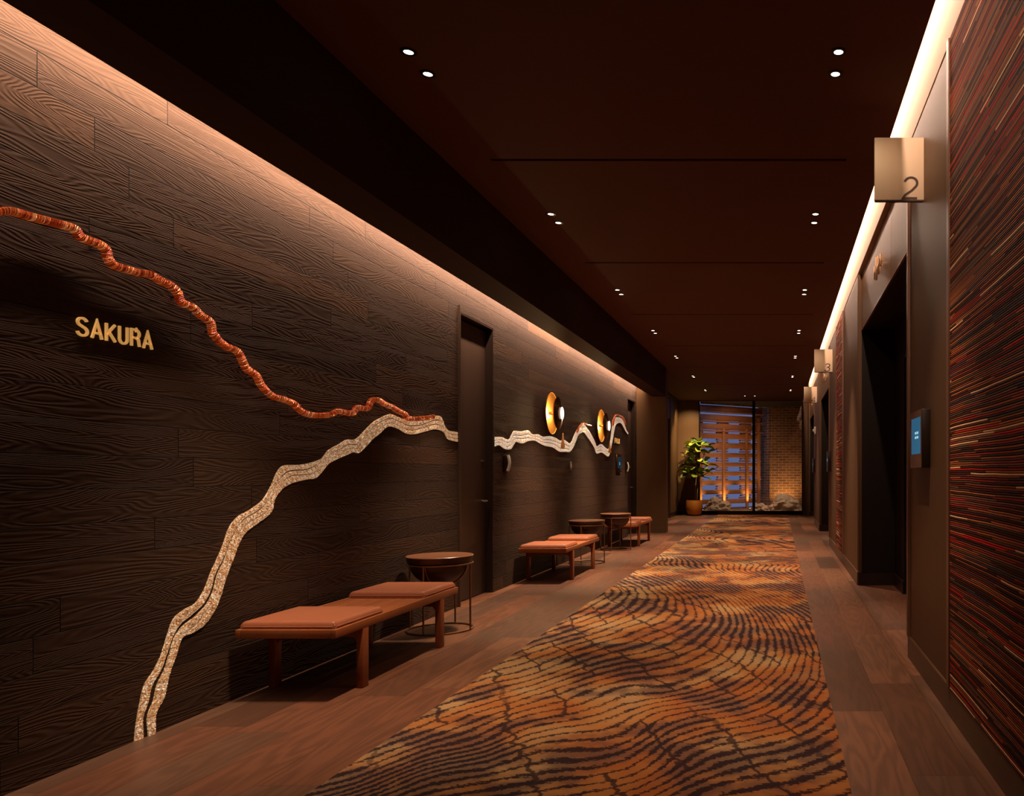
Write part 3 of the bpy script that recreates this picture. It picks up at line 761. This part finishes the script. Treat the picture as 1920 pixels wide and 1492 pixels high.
dup(t1, (-2.575, 12.22, 0), 'round bowl side table in front of the farthest bench')

# ------------------------------------------------------------------ mural strands on the plank wall
def wl(px, py, off=0.006):        # point just off the left wall seen at that pixel
    Y = -(XL+off)*F/(CX-px); return Y, H-(py-CY)*Y/F
def catmull(p, step):
    out = []
    P = [np.array(q, float) for q in p]; P = [2*P[0]-P[1]]+P+[2*P[-1]-P[-2]]
    for i in range(1, len(P)-2):
        a, b, c, d = P[i-1:i+3]; n = max(2, int(np.linalg.norm((c-b)[:2])/step))
        for k in range(n):
            t = k/n; out.append(0.5*((2*b)+(-a+c)*t+(2*a-5*b+4*c-d)*t*t+(-a+3*b-3*c+d)*t**3))
    out.append(P[-2]); return out
def resample(pts, n):
    pts = np.array(pts); d = np.r_[0, np.cumsum(np.linalg.norm(np.diff(pts[:, :2], axis=0), axis=1))]
    s = np.linspace(0, d[-1], n); return np.stack([np.interp(s, d, pts[:, k]) for k in range(pts.shape[1])], 1)
def strand(name, A, B, depth, mat, parent, off=0.0, seed=0, jit=0.25, flute=0.0):
    """A,B: matching lists of (Y,Z) wall points = the two edges of the strand"""
    rg = random.Random(seed); bm = bmesh.new(); uvl = bm.loops.layers.uv.new('UVMap')
    prof = [(0, 0), (0.0, 0.6), (0.14, 0.92), (0.5, 1.0), (0.86, 0.92), (1.0, 0.6), (1, 0)]
    rows = []; u = 0; us = []
    for i, (a, b) in enumerate(zip(A, B)):
        if i: u += math.dist(((A[i-1][0]+B[i-1][0])/2, (A[i-1][1]+B[i-1][1])/2), ((a[0]+b[0])/2, (a[1]+b[1])/2))
        us.append(u)
        g = 1+rg.uniform(-jit, jit)+flute*math.sin(u*260)
        rows.append([bm.verts.new((XL+0.001+off+depth*h*(g if 0 < h else 1), a[0]+(b[0]-a[0])*f, a[1]+(b[1]-a[1])*f)) for f, h in prof])
    wd = [math.dist(a, b) for a, b in zip(A, B)]
    for i in range(len(rows)-1):
        for k in range(len(prof)-1):
            fc = bm.faces.new([rows[i][k], rows[i+1][k], rows[i+1][k+1], rows[i][k+1]])
            vv = [k/(len(prof)-1), k/(len(prof)-1), (k+1)/(len(prof)-1), (k+1)/(len(prof)-1)]
            for lp, (uu, v) in zip(fc.loops, [(us[i], vv[0]*wd[i]*1.6), (us[i+1], vv[1]*wd[i+1]*1.6), (us[i+1], vv[2]*wd[i+1]*1.6), (us[i], vv[3]*wd[i]*1.6)]):
                lp[uvl].uv = (uu, v)
        bm.faces.new([rows[i][0], rows[i][-1], rows[i+1][-1], rows[i+1][0]])
    bm.faces.new(rows[0]); bm.faces.new(rows[-1][::-1])
    return obj(name, bm, mat, parent)
def px3(l, s): return [(x/2.664+200, y/2.664+860) for x, y in l]
def px2(l): return [(x/3.84+400, y/3.84+560) for x, y in l]
def px5(l): return [(x/4.6625+840, y/4.6625+560) for x, y in l]
def px1(l): return [(x/3.729, y/3.729+300) for x, y in l]
T1 = px3([(140, 1412), (150, 1320), (168, 1220), (190, 1130), (240, 1050), (275, 975), (305, 880), (335, 800), (385, 755), (445, 720), (490, 650), (525, 560), (575, 450), (610, 350), (655, 290), (715, 255), (780, 205), (825, 130), (850, 70), (885, 34)], 0) \
   + px2([(620, 1195), (700, 1180), (780, 1150), (830, 1090), (900, 1050), (960, 1015), (1010, 1015), (1040, 1000), (1090, 950), (1150, 890), (1200, 860), (1275, 830), (1330, 850), (1380, 870), (1430, 880), (1510, 870), (1590, 845), (1640, 850), (1670, 920), (1700, 950), (1760, 960)])
B1 = px3([(246, 1375), (250, 1270), (290, 1190), (315, 1080), (350, 980), (380, 895), (430, 870), (490, 830), (540, 760), (570, 690), (600, 590), (635, 500), (665, 420), (700, 365), (760, 320), (825, 265), (842, 200), (880, 150), (920, 125), (959, 112)], 0) \
   + px2([(680, 1300), (740, 1290), (790, 1240), (830, 1190), (880, 1160), (950, 1130), (1010, 1105), (1050, 1110), (1100, 1065), (1150, 1010), (1200, 970), (1260, 920), (1330, 935), (1390, 970), (1450, 975), (1530, 955), (1600, 940), (1660, 960), (1690, 1010), (1760, 1030)])
def band(T, B, pieces, parent, N, depth, seed, mat=None, nm='strand'):
    # T and B are matched point for point by arc length in segments
    T = resample(catmull(T, 2), N); B = resample(catmull(B, 2), N)
    for j, (fa, fb) in enumerate(pieces):
        A_, B_ = [], []
        for i in range(N):
            q = i/(N-1)
            a = fa(q) if callable(fa) else fa; b = fb(q) if callable(fb) else fb
            wq = lambda jj: 0.035*math.sin(q*41+jj*2.1)+0.02*math.sin(q*97+jj)
            a2 = a if a <= 0.0001 else a+wq(j); b2 = b if b >= 0.9999 else b+wq(j+1)
            A_.append(wl(*(T[i]+(B[i]-T[i])*a2))); B_.append(wl(*(T[i]+(B[i]-T[i])*b2)))
        strand(nm, A_, B_, depth, mat or M['goldstrand'], parent, 0.0, seed+j)
lerp = lambda q, pts: float(np.interp(q, [p[0] for p in pts], [p[1] for p in pts]))
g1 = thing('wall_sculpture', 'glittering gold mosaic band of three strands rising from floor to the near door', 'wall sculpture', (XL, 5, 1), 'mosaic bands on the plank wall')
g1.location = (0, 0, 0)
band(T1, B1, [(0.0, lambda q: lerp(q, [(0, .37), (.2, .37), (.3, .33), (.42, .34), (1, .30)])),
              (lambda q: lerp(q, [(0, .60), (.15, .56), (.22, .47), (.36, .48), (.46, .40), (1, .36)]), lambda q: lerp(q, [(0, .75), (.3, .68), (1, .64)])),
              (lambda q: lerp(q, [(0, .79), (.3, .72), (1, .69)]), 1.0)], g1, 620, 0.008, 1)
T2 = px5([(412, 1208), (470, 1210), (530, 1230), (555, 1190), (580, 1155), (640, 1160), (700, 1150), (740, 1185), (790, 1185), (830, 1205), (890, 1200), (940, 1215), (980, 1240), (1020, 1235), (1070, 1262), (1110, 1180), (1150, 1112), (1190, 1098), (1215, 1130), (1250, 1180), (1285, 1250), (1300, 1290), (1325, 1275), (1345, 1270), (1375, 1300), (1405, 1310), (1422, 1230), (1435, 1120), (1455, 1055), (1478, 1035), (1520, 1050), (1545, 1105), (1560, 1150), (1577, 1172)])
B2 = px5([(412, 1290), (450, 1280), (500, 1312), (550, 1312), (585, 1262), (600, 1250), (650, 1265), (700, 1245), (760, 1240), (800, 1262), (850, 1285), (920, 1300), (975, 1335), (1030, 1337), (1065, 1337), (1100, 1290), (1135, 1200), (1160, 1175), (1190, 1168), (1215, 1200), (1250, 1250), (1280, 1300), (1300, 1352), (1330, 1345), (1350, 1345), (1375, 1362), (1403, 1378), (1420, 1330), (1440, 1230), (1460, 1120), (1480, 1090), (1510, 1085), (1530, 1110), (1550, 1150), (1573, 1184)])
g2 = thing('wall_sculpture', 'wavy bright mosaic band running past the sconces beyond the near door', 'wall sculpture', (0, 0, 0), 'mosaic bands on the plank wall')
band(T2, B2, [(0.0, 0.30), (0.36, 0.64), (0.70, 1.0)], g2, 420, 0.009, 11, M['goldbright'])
C1 = px1([(-760, 470), (-560, 430), (-400, 442), (-250, 400), (-130, 385), (-40, 368), (0, 360), (60, 355), (130, 370), (230, 400), (330, 425), (430, 450), (520, 480), (560, 530), (620, 560), (700, 590), (745, 630), (760, 690), (800, 735), (880, 760), (960, 785), (1050, 800), (1130, 845), (1200, 880), (1245, 930), (1270, 990), (1350, 1030), (1400, 1080), (1470, 1130), (1490, 1210)]) \
   + px2([(12, 262), (40, 300), (100, 345), (170, 375), (205, 430), (240, 500), (310, 550), (340, 610), (390, 670), (440, 705), (510, 725), (580, 755), (630, 805), (700, 835), (790, 840), (860, 830), (900, 810), (1000, 825), (1040, 785), (1110, 790), (1140, 735), (1190, 730), (1240, 760), (1290, 780), (1330, 805), (1380, 830), (1400, 860), (1460, 865), (1560, 855), (1590, 850)])
def ribbon(C, w0, w1, depth, off, name, parent, mat, N, seed):
    C = resample(catmull(C, 2), N); A_, B_ = [], []
    for i in range(N):
        d = C[min(i+1, N-1)]-C[max(i-1, 0)]; d /= np.linalg.norm(d); nrm = np.array((d[1], -d[0]))
        q = i/(N-1); hw = (w0+(w1-w0)*q)/2
        A_.append(wl(*(C[i]+nrm*hw), off+depth/2)); B_.append(wl(*(C[i]-nrm*hw), off+depth/2))
    return strand(name, A_, B_, depth, mat, parent, off, seed, 0.02, 0.0)
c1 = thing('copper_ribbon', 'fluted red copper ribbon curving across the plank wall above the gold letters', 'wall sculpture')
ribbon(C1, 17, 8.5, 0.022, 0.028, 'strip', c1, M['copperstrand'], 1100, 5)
Cd = resample(catmull(C1, 2), 700)
for i in range(18, 700, 55):        # stand-off pins
    y, z = wl(*Cd[i], 0.039); bm = bmesh.new()
    tube(bm, [(XL+0.0012, y, z), (XL+0.030, y, z)], 0.005, 8); obj('standoff_pin', bm, M['metalblack'], c1)
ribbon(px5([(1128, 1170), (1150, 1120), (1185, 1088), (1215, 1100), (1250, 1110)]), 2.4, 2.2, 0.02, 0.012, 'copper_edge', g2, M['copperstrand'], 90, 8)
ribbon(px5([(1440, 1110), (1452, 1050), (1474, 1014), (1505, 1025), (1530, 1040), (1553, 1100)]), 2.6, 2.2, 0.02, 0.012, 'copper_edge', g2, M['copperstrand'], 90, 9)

# ------------------------------------------------------------------ lettering
def arc(cx, cy, rx, ry, a0, a1, n=12):
    return [(cx+rx*math.cos(R(a0+(a1-a0)*k/n)), cy+ry*math.sin(R(a0+(a1-a0)*k/n))) for k in range(n+1)]
GLYPH = {   # centre lines in a unit-high box
    'S': (0.62, [arc(0.31, 0.74, 0.245, 0.20, 15, 180, 12)+arc(0.31, 0.74, 0.245, 0.20, 180, 250, 5)[1:]+arc(0.31, 0.27, 0.265, 0.22, 70, -90, 12)+arc(0.31, 0.27, 0.265, 0.22, -90, -170, 8)[1:]]),
    'A': (0.66, [[(0.06, 0.03), (0.33, 0.96), (0.60, 0.03)], [(0.15, 0.32), (0.51, 0.32)]]),
    'K': (0.62, [[(0.07, 0.03), (0.07, 0.97)], [(0.07, 0.36), (0.56, 0.95)], [(0.22, 0.52), (0.58, 0.04)]]),
    'U': (0.60, [[(0.07, 0.97), (0.07, 0.32)]+arc(0.30, 0.30, 0.23, 0.25, 180, 360, 14)+[(0.53, 0.32), (0.53, 0.97)]]),
    'R': (0.62, [[(0.07, 0.03), (0.07, 0.95), (0.34, 0.95)]+arc(0.34, 0.725, 0.21, 0.225, 90, -90, 10)+[(0.07, 0.50)], [(0.34, 0.50), (0.50, 0.42), (0.53, 0.22), (0.56, 0.04)]]),
    'F': (0.56, [[(0.07, 0.03), (0.07, 0.95), (0.52, 0.95)], [(0.07, 0.52), (0.46, 0.52)]]),
    'J': (0.48, [[(0.41, 0.97), (0.41, 0.28)]+arc(0.24, 0.27, 0.17, 0.22, 0, -180, 10)]),
    'I': (0.18, [[(0.09, 0.03), (0.09, 0.97)]]),
    '2': (0.60, [arc(0.31, 0.71, 0.24, 0.26, 165, -30, 14)+[(0.36, 0.38), (0.12, 0.18), (0.05, 0.035), (0.58, 0.035)]]),
    '3': (0.58, [arc(0.29, 0.75, 0.21, 0.22, 160, -60, 12)+[(0.26, 0.53)], [(0.26, 0.53)]+arc(0.29, 0.28, 0.24, 0.25, 75, -165, 14)]),
    '4': (0.60, [[(0.44, 0.02), (0.44, 0.96), (0.04, 0.27), (0.58, 0.27)]])}
def text_mesh(ch, stroke=0.13, depth=0.01):
    bm = bmesh.new(); wd, lines = GLYPH[ch]
    for ln in lines:
        P_ = [Vector((x, y, 0)) for x, y in ln]; n = len(P_); L_ = []
        for i in range(n):
            d0 = (P_[i]-P_[i-1]).normalized() if i else (P_[1]-P_[0]).normalized()
            d1 = (P_[i+1]-P_[i]).normalized() if i < n-1 else d0
            nr = Vector((-(d0.y+d1.y), d0.x+d1.x, 0))
            nr = nr.normalized() if nr.length > 1e-4 else Vector((-d0.y, d0.x, 0))
            k = stroke/2/max(0.42, nr.dot(Vector((-d0.y, d0.x, 0))))
            L_.append([P_[i]+nr*k, P_[i]-nr*k])
        vs = [[bm.verts.new(p+Vector((0, 0, z))) for p in q for z in (depth/2, -depth/2)] for q in L_]
        for a, b in zip(vs, vs[1:]):
            bm.faces.new([a[0], b[0], b[2], a[2]]); bm.faces.new([a[1], a[3], b[3], b[1]])
            bm.faces.new([a[0], a[1], b[1], b[0]]); bm.faces.new([a[2], b[2], b[3], a[3]])
        bm.faces.new([vs[0][0], vs[0][2], vs[0][3], vs[0][1]]); bm.faces.new([vs[-1][0], vs[-1][1], vs[-1][3], vs[-1][2]])
    bmesh.ops.recalc_face_normals(bm, faces=bm.faces)
    me = bpy.data.meshes.new('glyph'); bm.to_mesh(me); bm.free(); return me
def text_on(s, name, parent, mat, y0, y1, z0, z1, x, depth, gap=0.10):
    """letters on the left wall, reading away from the camera; every letter a mesh of its own"""
    ms = [text_mesh(ch, 0.115, 0.01) for ch in s]; ws = []
    for me in ms:
        a = np.array([v.co[:] for v in me.vertices]); ws.append((a[:, 0].min(), a[:, 0].max(), a[:, 1].min(), a[:, 1].max()))
    tot = sum(b-a for a, b, c, d in ws)+gap*0.72*(len(s)-1); k = (y1-y0)/tot; y = y0
    zmin = min(c for a, b, c, d in ws[1:]) if len(ws) > 1 else ws[0][2]; zmax = max(d for a, b, c, d in ws[1:]) if len(ws) > 1 else ws[0][3]
    for me, (a, b, c, d) in zip(ms, ws):
        for v in me.vertices:
            X, Y, Z = v.co
            v.co = (x+(depth if Z > 0 else 0), y+(X-a)*k, z0+(Y-zmin)/(zmax-zmin)*(z1-z0))
        me.materials.clear(); me.materials.append(mat); me.update()
        o = bpy.data.objects.new(name, me); COL.objects.link(o); o.parent = parent
        y += (b-a)*k+gap*0.72*k
s1 = thing('wall_lettering', 'gold letters SAKURA on the dark plank wall under the copper ribbon', 'sign')
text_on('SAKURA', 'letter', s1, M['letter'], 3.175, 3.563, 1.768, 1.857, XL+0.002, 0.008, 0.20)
s2 = thing('wall_lettering', 'small gold letters on the plank wall beside the far door', 'sign')
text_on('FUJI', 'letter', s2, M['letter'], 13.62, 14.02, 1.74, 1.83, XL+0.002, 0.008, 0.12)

# ------------------------------------------------------------------ sconces
def sconce():
    t = thing('wall_sconce', 'gold double-disc wall sconce with glowing lamp, nearer of two', 'lamp', (0, 0, 0), 'gold disc sconces')
    Rm = Matrix.Rotation(R(90), 4, 'Y')
    bm = bmesh.new(); pr = [(0.0, 0.006)]+[(0.26*k/10, 0.006+0.034*(k/10)**2) for k in range(1, 11)]+[(0.262, 0.046), (0.25, 0.030), (0.1, 0.002), (0.0, 0.001)]
    lathe(bm, pr, 56, Rm); obj('back_dish', bm, M['gold'], t, smooth=True)
    bm = bmesh.new(); lathe(bm, [(0.0, 0.085), (0.10, 0.088), (0.19, 0.104), (0.205, 0.12), (0.19, 0.125), (0.10, 0.150), (0.045, 0.165), (0.0, 0.166)], 56, Rm); obj('front_bowl', bm, M['golddark'], t, smooth=True)
    bm = bmesh.new(); lathe(bm, [(0.0, 0.004), (0.02, 0.004), (0.02, 0.086), (0.0, 0.086)], 20, Rm); obj('spindle', bm, M['golddark'], t, smooth=True)
    bm = bmesh.new(); lathe(bm, [(0.0, 0.166), (0.078, 0.167), (0.080, 0.169), (0.078, 0.171), (0.0, 0.172)], 40, Rm); obj('lamp_lens', bm, M['sconcelens'], t, smooth=True)
    bm = bmesh.new(); tube(bm, [(0.178, 0, -0.09), (0.178, 0, -0.27)], 0.003, 8); obj('pull_rod', bm, M['golddark'], t)
    bm = bmesh.new(); lathe(bm, [(0.0, 0.0), (0.006, -0.005), (0.009, -0.05), (0.026, -0.17), (0.022, -0.185), (0.0, -0.187)], 24, Matrix.Translation((0.178, 0, -0.25))); obj('tassel', bm, M['tassel'], t, smooth=True)
    return t
sc1 = sconce(); sc1.location = (XL, 9.72, 1.96)
dup(sc1, (XL, 12.42, 1.97), 'gold double-disc wall sconce with glowing lamp, farther of two')
for y, z in ((9.72, 1.96), (12.42, 1.97)):
    point('sconce_lamp', (XL+0.066, y-0.06, z+0.02), 15, (1.0, 0.62, 0.28), 0.012)
    point('sconce_lamp', (XL+0.066, y+0.06, z-0.02), 8, (1.0, 0.62, 0.28), 0.012)
    spot('sconce_lamp', (XL+0.21, y, z), (XL+0.05, y, z-0.7), 12, 120, 1.0, (1.0, 0.7, 0.42), 0.03)

# ------------------------------------------------------------------ small fittings on the left wall
sd = thing('wall_phone', 'pale curved handset unit on the plank wall just past the near door', 'phone', (XL, 8.12, 1.31))
bm = bmesh.new(); bx(bm, 0.0, 0.035, -0.02, 0.12, -0.09, 0.08, 0.006); obj('housing', bm, M['golddark'], sd, smooth=True)
bm = bmesh.new(); pts = [(0.05+0.018*math.sin(k/8*math.pi), -0.01, 0.085-0.165*k/8) for k in range(9)]
tube(bm, pts, 0.016, 10); obj('handset', bm, M['white'], sd, smooth=True)
pl = thing('switch_plate', 'slim pale switch plate on the plank wall under the first sconce', 'switch', (XL, 10.74, 1.31))
bm = bmesh.new(); bx(bm, 0, 0.010, -0.035, 0.035, -0.06, 0.06, 0.002); obj('plate', bm, M['steel'], pl, smooth=True)
bm = bmesh.new(); bx(bm, 0.010, 0.014, -0.012, 0.012, -0.025, 0.025, 0.001); obj('rocker', bm, M['white'], pl)
tb = thing('wall_tablet', 'small touch screen on the plank wall below the far gold letters', 'screen', (XL, 13.9, 1.38))
bm = bmesh.new(); bx(bm, 0, 0.03, -0.19, 0.19, -0.15, 0.17, 0.004); obj('case', bm, M['golddark'], tb, smooth=True)
bm = bmesh.new(); bx(bm, 0.03, 0.032, -0.15, 0.15, -0.08, 0.12); obj('display', bm, M['screendim'], tb)
bm = bmesh.new(); bx(bm, 0.032, 0.033, -0.03, 0.03, 0.01, 0.022); bx(bm, 0.032, 0.033, -0.03, 0.03, -0.018, -0.006); obj('display_text', bm, M['screentext'], tb)
ph = thing('wall_handset', 'curved pale handset on the plank wall at the far door', 'phone', (XL, 14.6, 1.33))
bm = bmesh.new(); bx(bm, 0, 0.02, -0.05, 0.05, -0.09, 0.09, 0.004); obj('housing', bm, M['golddark'], ph)
bm = bmesh.new(); tube(bm, [(0.035+0.02*math.sin(k/8*math.pi), 0, 0.085-0.17*k/8) for k in range(9)], 0.013, 10); obj('handset', bm, M['white'], ph, smooth=True)

# ------------------------------------------------------------------ lift number signs and hall fittings on the right wall
def sign(ch, y, z0, z1, ordl, tilt=0):
    t = thing('number_sign', 'square champagne blade sign with number %s, %s lift' % (ch, ordl), 'sign', (XR-0.0, y, 0), 'lift number signs')
    bm = bmesh.new(); bx(bm, -0.295, -0.004, -0.0, 0.022, z0+0.008, z1, 0.002); obj('face_plate', bm, M['signface'], t, smooth=True)
    bm = bmesh.new(); bx(bm, -0.293, -0.006, 0.001, 0.022, z0, z0+0.0075); obj('bottom_edge', bm, M['digit'], t)
    me = text_mesh(ch, 0.09, 0.01); a = np.array([v.co[:] for v in me.vertices]); x0, x1_, y0_, y1_ = a[:, 0].min(), a[:, 0].max(), a[:, 1].min(), a[:, 1].max()
    h = (z1-z0)*0.355; wdt = h*0.72
    for v in me.vertices:
        X, Y, Z = v.co; fy = (Y-y0_)/(y1_-y0_)
        v.co = (-0.04-wdt+(X-x0)/(x1_-x0)*wdt+0.018*(fy-0.5)*(1 if ch != '2' else 0.4), -0.002 if Z > 0 else 0.0005, z0+0.012+fy*h)
    me.materials.clear(); me.materials.append(M['digit']); me.update()
    o = bpy.data.objects.new('numeral', me); COL.objects.link(o); o.parent = t
    bm = bmesh.new(); bx(bm, -0.006, 0.0, -0.004, 0.026, z0-0.002, z1+0.002); obj('wall_bracket', bm, M['digit'], t)
sign('2', 4.55, 2.803, 3.178, 'nearest'); sign('3', 12.28, 2.81, 3.175, 'middle'); sign('4', 17.25, 2.78, 3.14, 'farthest')

def lantern(y, z, label):
    t = thing('hall_lantern', label, 'indicator', (XR+0.035, y, z))
    for k, (dy, h, dx) in enumerate(((-0.26, 0.10, 0.03), (-0.10, 0.16, 0.03), (0.02, 0.20, 0.03), (0.16, 0.12, 0.03))):
        bm = bmesh.new(); bx(bm, -0.045, -0.030, dy-0.012, dy+0.012, -h/2, h/2, 0.002)
        bx(bm, -0.031, 0.0, dy-0.006, dy+0.006, -0.012, 0.012); obj('bar', bm, M['bronze'], t, smooth=True)
    bm = bmesh.new(); bx(bm, -0.040, -0.034, -0.28, 0.18, -0.008, 0.0); obj('crossbar', bm, M['bronze'], t)
for (a, b), l in zip(OP, ('bronze bar ornament above the nearest lift opening', 'bronze bar ornament above the middle lift opening', 'bronze bar ornament above the farthest lift opening by the end window')):
    lantern(a+(b-a)*0.52, 3.00, l)

def kiosk(y, label, on, w_=0.36, mat='screen'):
    t = thing('lift_call_panel', label, 'screen', (XR, y, 1.40), None)
    bm = bmesh.new(); bx(bm, -0.056, -0.006, -w_/2, w_/2, -0.165, 0.165, 0.003); obj('case', bm, M['paneldark'], t, smooth=True)
    bm = bmesh.new(); bx(bm, -0.060, -0.056, -w_/2, -w_/2+0.012, -0.165, 0.165); bx(bm, -0.0585, -0.056, -w_/2+0.012, w_/2, -0.165, -0.085)
    bx(bm, -0.0585, -0.056, -w_/2+0.012, w_/2, 0.125, 0.165); bx(bm, -0.0585, -0.056, w_/2-0.02, w_/2, -0.085, 0.125)
    obj('bezel', bm, M['trim'], t)
    bm = bmesh.new(); bx(bm, -0.0575, -0.056, -w_/2+0.03, w_/2-0.035, -0.085, 0.125); obj('display', bm, M['screen' if on else 'screendim'], t)
    bm = bmesh.new()
    for zz, ln in ((0.030, 0.11), (0.004, 0.11)):
        n = 9
        for k in range(n):
            if k == 4: continue
            yy = -0.055+0.11*k/n-0.03; bx(bm, -0.0585, -0.0575, yy, yy+0.009, zz, zz+0.014)
    obj('display_text', bm, M['screentext'], t)
kiosk(4.53, 'bronze lift call panel with blue screen nearest the camera, below number 2 sign', True)
kiosk(12.80, 'slim lift call panel at the near edge of the middle lift opening', False, 0.26)
kiosk(18.22, 'slim lift call panel at the near edge of the farthest lift opening', False, 0.26)
st = thing('strobe_alarm', 'small white strobe alarm high on the right wall below the farthest number sign', 'alarm', (XR, 17.85, 2.2))
bm = bmesh.new(); bx(bm, -0.045, -0.006, -0.06, 0.06, -0.085, 0.085, 0.006); obj('housing', bm, M['white'], st, smooth=True)
bm = bmesh.new(); bx(bm, -0.075, -0.045, -0.03, 0.03, -0.03, 0.03, 0.008); obj('strobe_lens', bm, M['white'], st, smooth=True)

# ------------------------------------------------------------------ potted fig
pt = thing('potted_fig_tree', 'fiddle-leaf fig tree standing in a copper gold pot by the end window', 'plant', (-2.42, 22.2, 0))
bm = bmesh.new(); lathe(bm, [(0.0, 0.0), (0.13, 0.0), (0.19, 0.05), (0.235, 0.16), (0.245, 0.27), (0.238, 0.38), (0.228, 0.44), (0.215, 0.44), (0.222, 0.38), (0.0, 0.375)], 48); obj('pot', bm, M['pot'], pt, smooth=True)
bm = bmesh.new(); lathe(bm, [(0.0, 0.40), (0.222, 0.395)], 32); obj('soil', bm, M['soil'], pt)
bm = bmesh.new()
tube(bm, [(0.02, 0, 0.39), (0.03, 0, 0.8), (0.06, 0, 1.1), (0.05, 0.02, 1.5), (0.10, 0, 2.0)], 0.012, 8, radii=[0.016, 0.014, 0.012, 0.010, 0.006])
tube(bm, [(0.06, 0.03, 0.39), (0.10, 0.03, 0.8), (0.17, 0.02, 1.2), (0.24, 0.0, 1.6), (0.30, 0, 1.85)], 0.012, 8, radii=[0.014, 0.012, 0.010, 0.008, 0.006])
tube(bm, [(0.03, 0, 0.85), (-0.10, 0, 1.05), (-0.24, -0.04, 1.25)], 0.01, 8, radii=[0.010, 0.008, 0.005])
obj('trunk', bm, M['bark'], pt, smooth=True)
def leaf_geo(bm, lay, base, dirv, ln, wd, idv, roll):
    d = Vector(dirv).normalized(); side = d.cross(Vector((0, 0, 1)))
    if side.length < 0.1: side = Vector((1, 0, 0))
    side.normalize(); up = side.cross(d).normalized()
    q = Matrix.Rotation(roll, 3, d); side = q @ side; up = q @ up
    wprof = [0.06, 0.30, 0.38, 0.36, 0.46, 0.50, 0.40, 0.05]; rows = []
    for k, wq in enumerate(wprof):
        s = k/7; c = Vector(base)+d*ln*s-Vector((0, 0, 1))*ln*0.22*s*s
        row = []
        for e in (-1, -0.5, 0, 0.5, 1):
            v = bm.verts.new(c+side*wd*wq*e*2*0.5+up*(abs(e)*0.12*wd*wq*2+0.02*ln*math.sin(s*9+e*3)*abs(e))); v[lay] = idv; row.append(v)
        rows.append(row)
    for a, b in zip(rows, rows[1:]):
        for i in range(4): bm.faces.new([a[i], a[i+1], b[i+1], b[i]])
rl = random.Random(12); bm = bmesh.new(); lay = bm.verts.layers.float.new('leafid')
for k in range(105):
    zc = rl.uniform(1.05, 2.12); rad = 0.40*math.sqrt(max(0.05, 1-((zc-1.5)/0.75)**2)); a = rl.uniform(0, 2*math.pi); rr = rad*rl.uniform(0.1, 0.85)
    cx_ = 0.10+0.10*(zc-1.5)
    b = (cx_+rr*math.cos(a)*1.1, rr*math.sin(a)*0.7, zc)
    el = rl.uniform(-0.2, 0.9); dv = (math.cos(a)*math.cos(el), math.sin(a)*math.cos(el), math.sin(el))
    leaf_geo(bm, lay, b, dv, rl.uniform(0.20, 0.32), rl.uniform(0.14, 0.20), rl.random()**1.6, rl.uniform(-0.7, 0.7))
o = obj('foliage', bm, M['leaf'], pt, smooth=True)
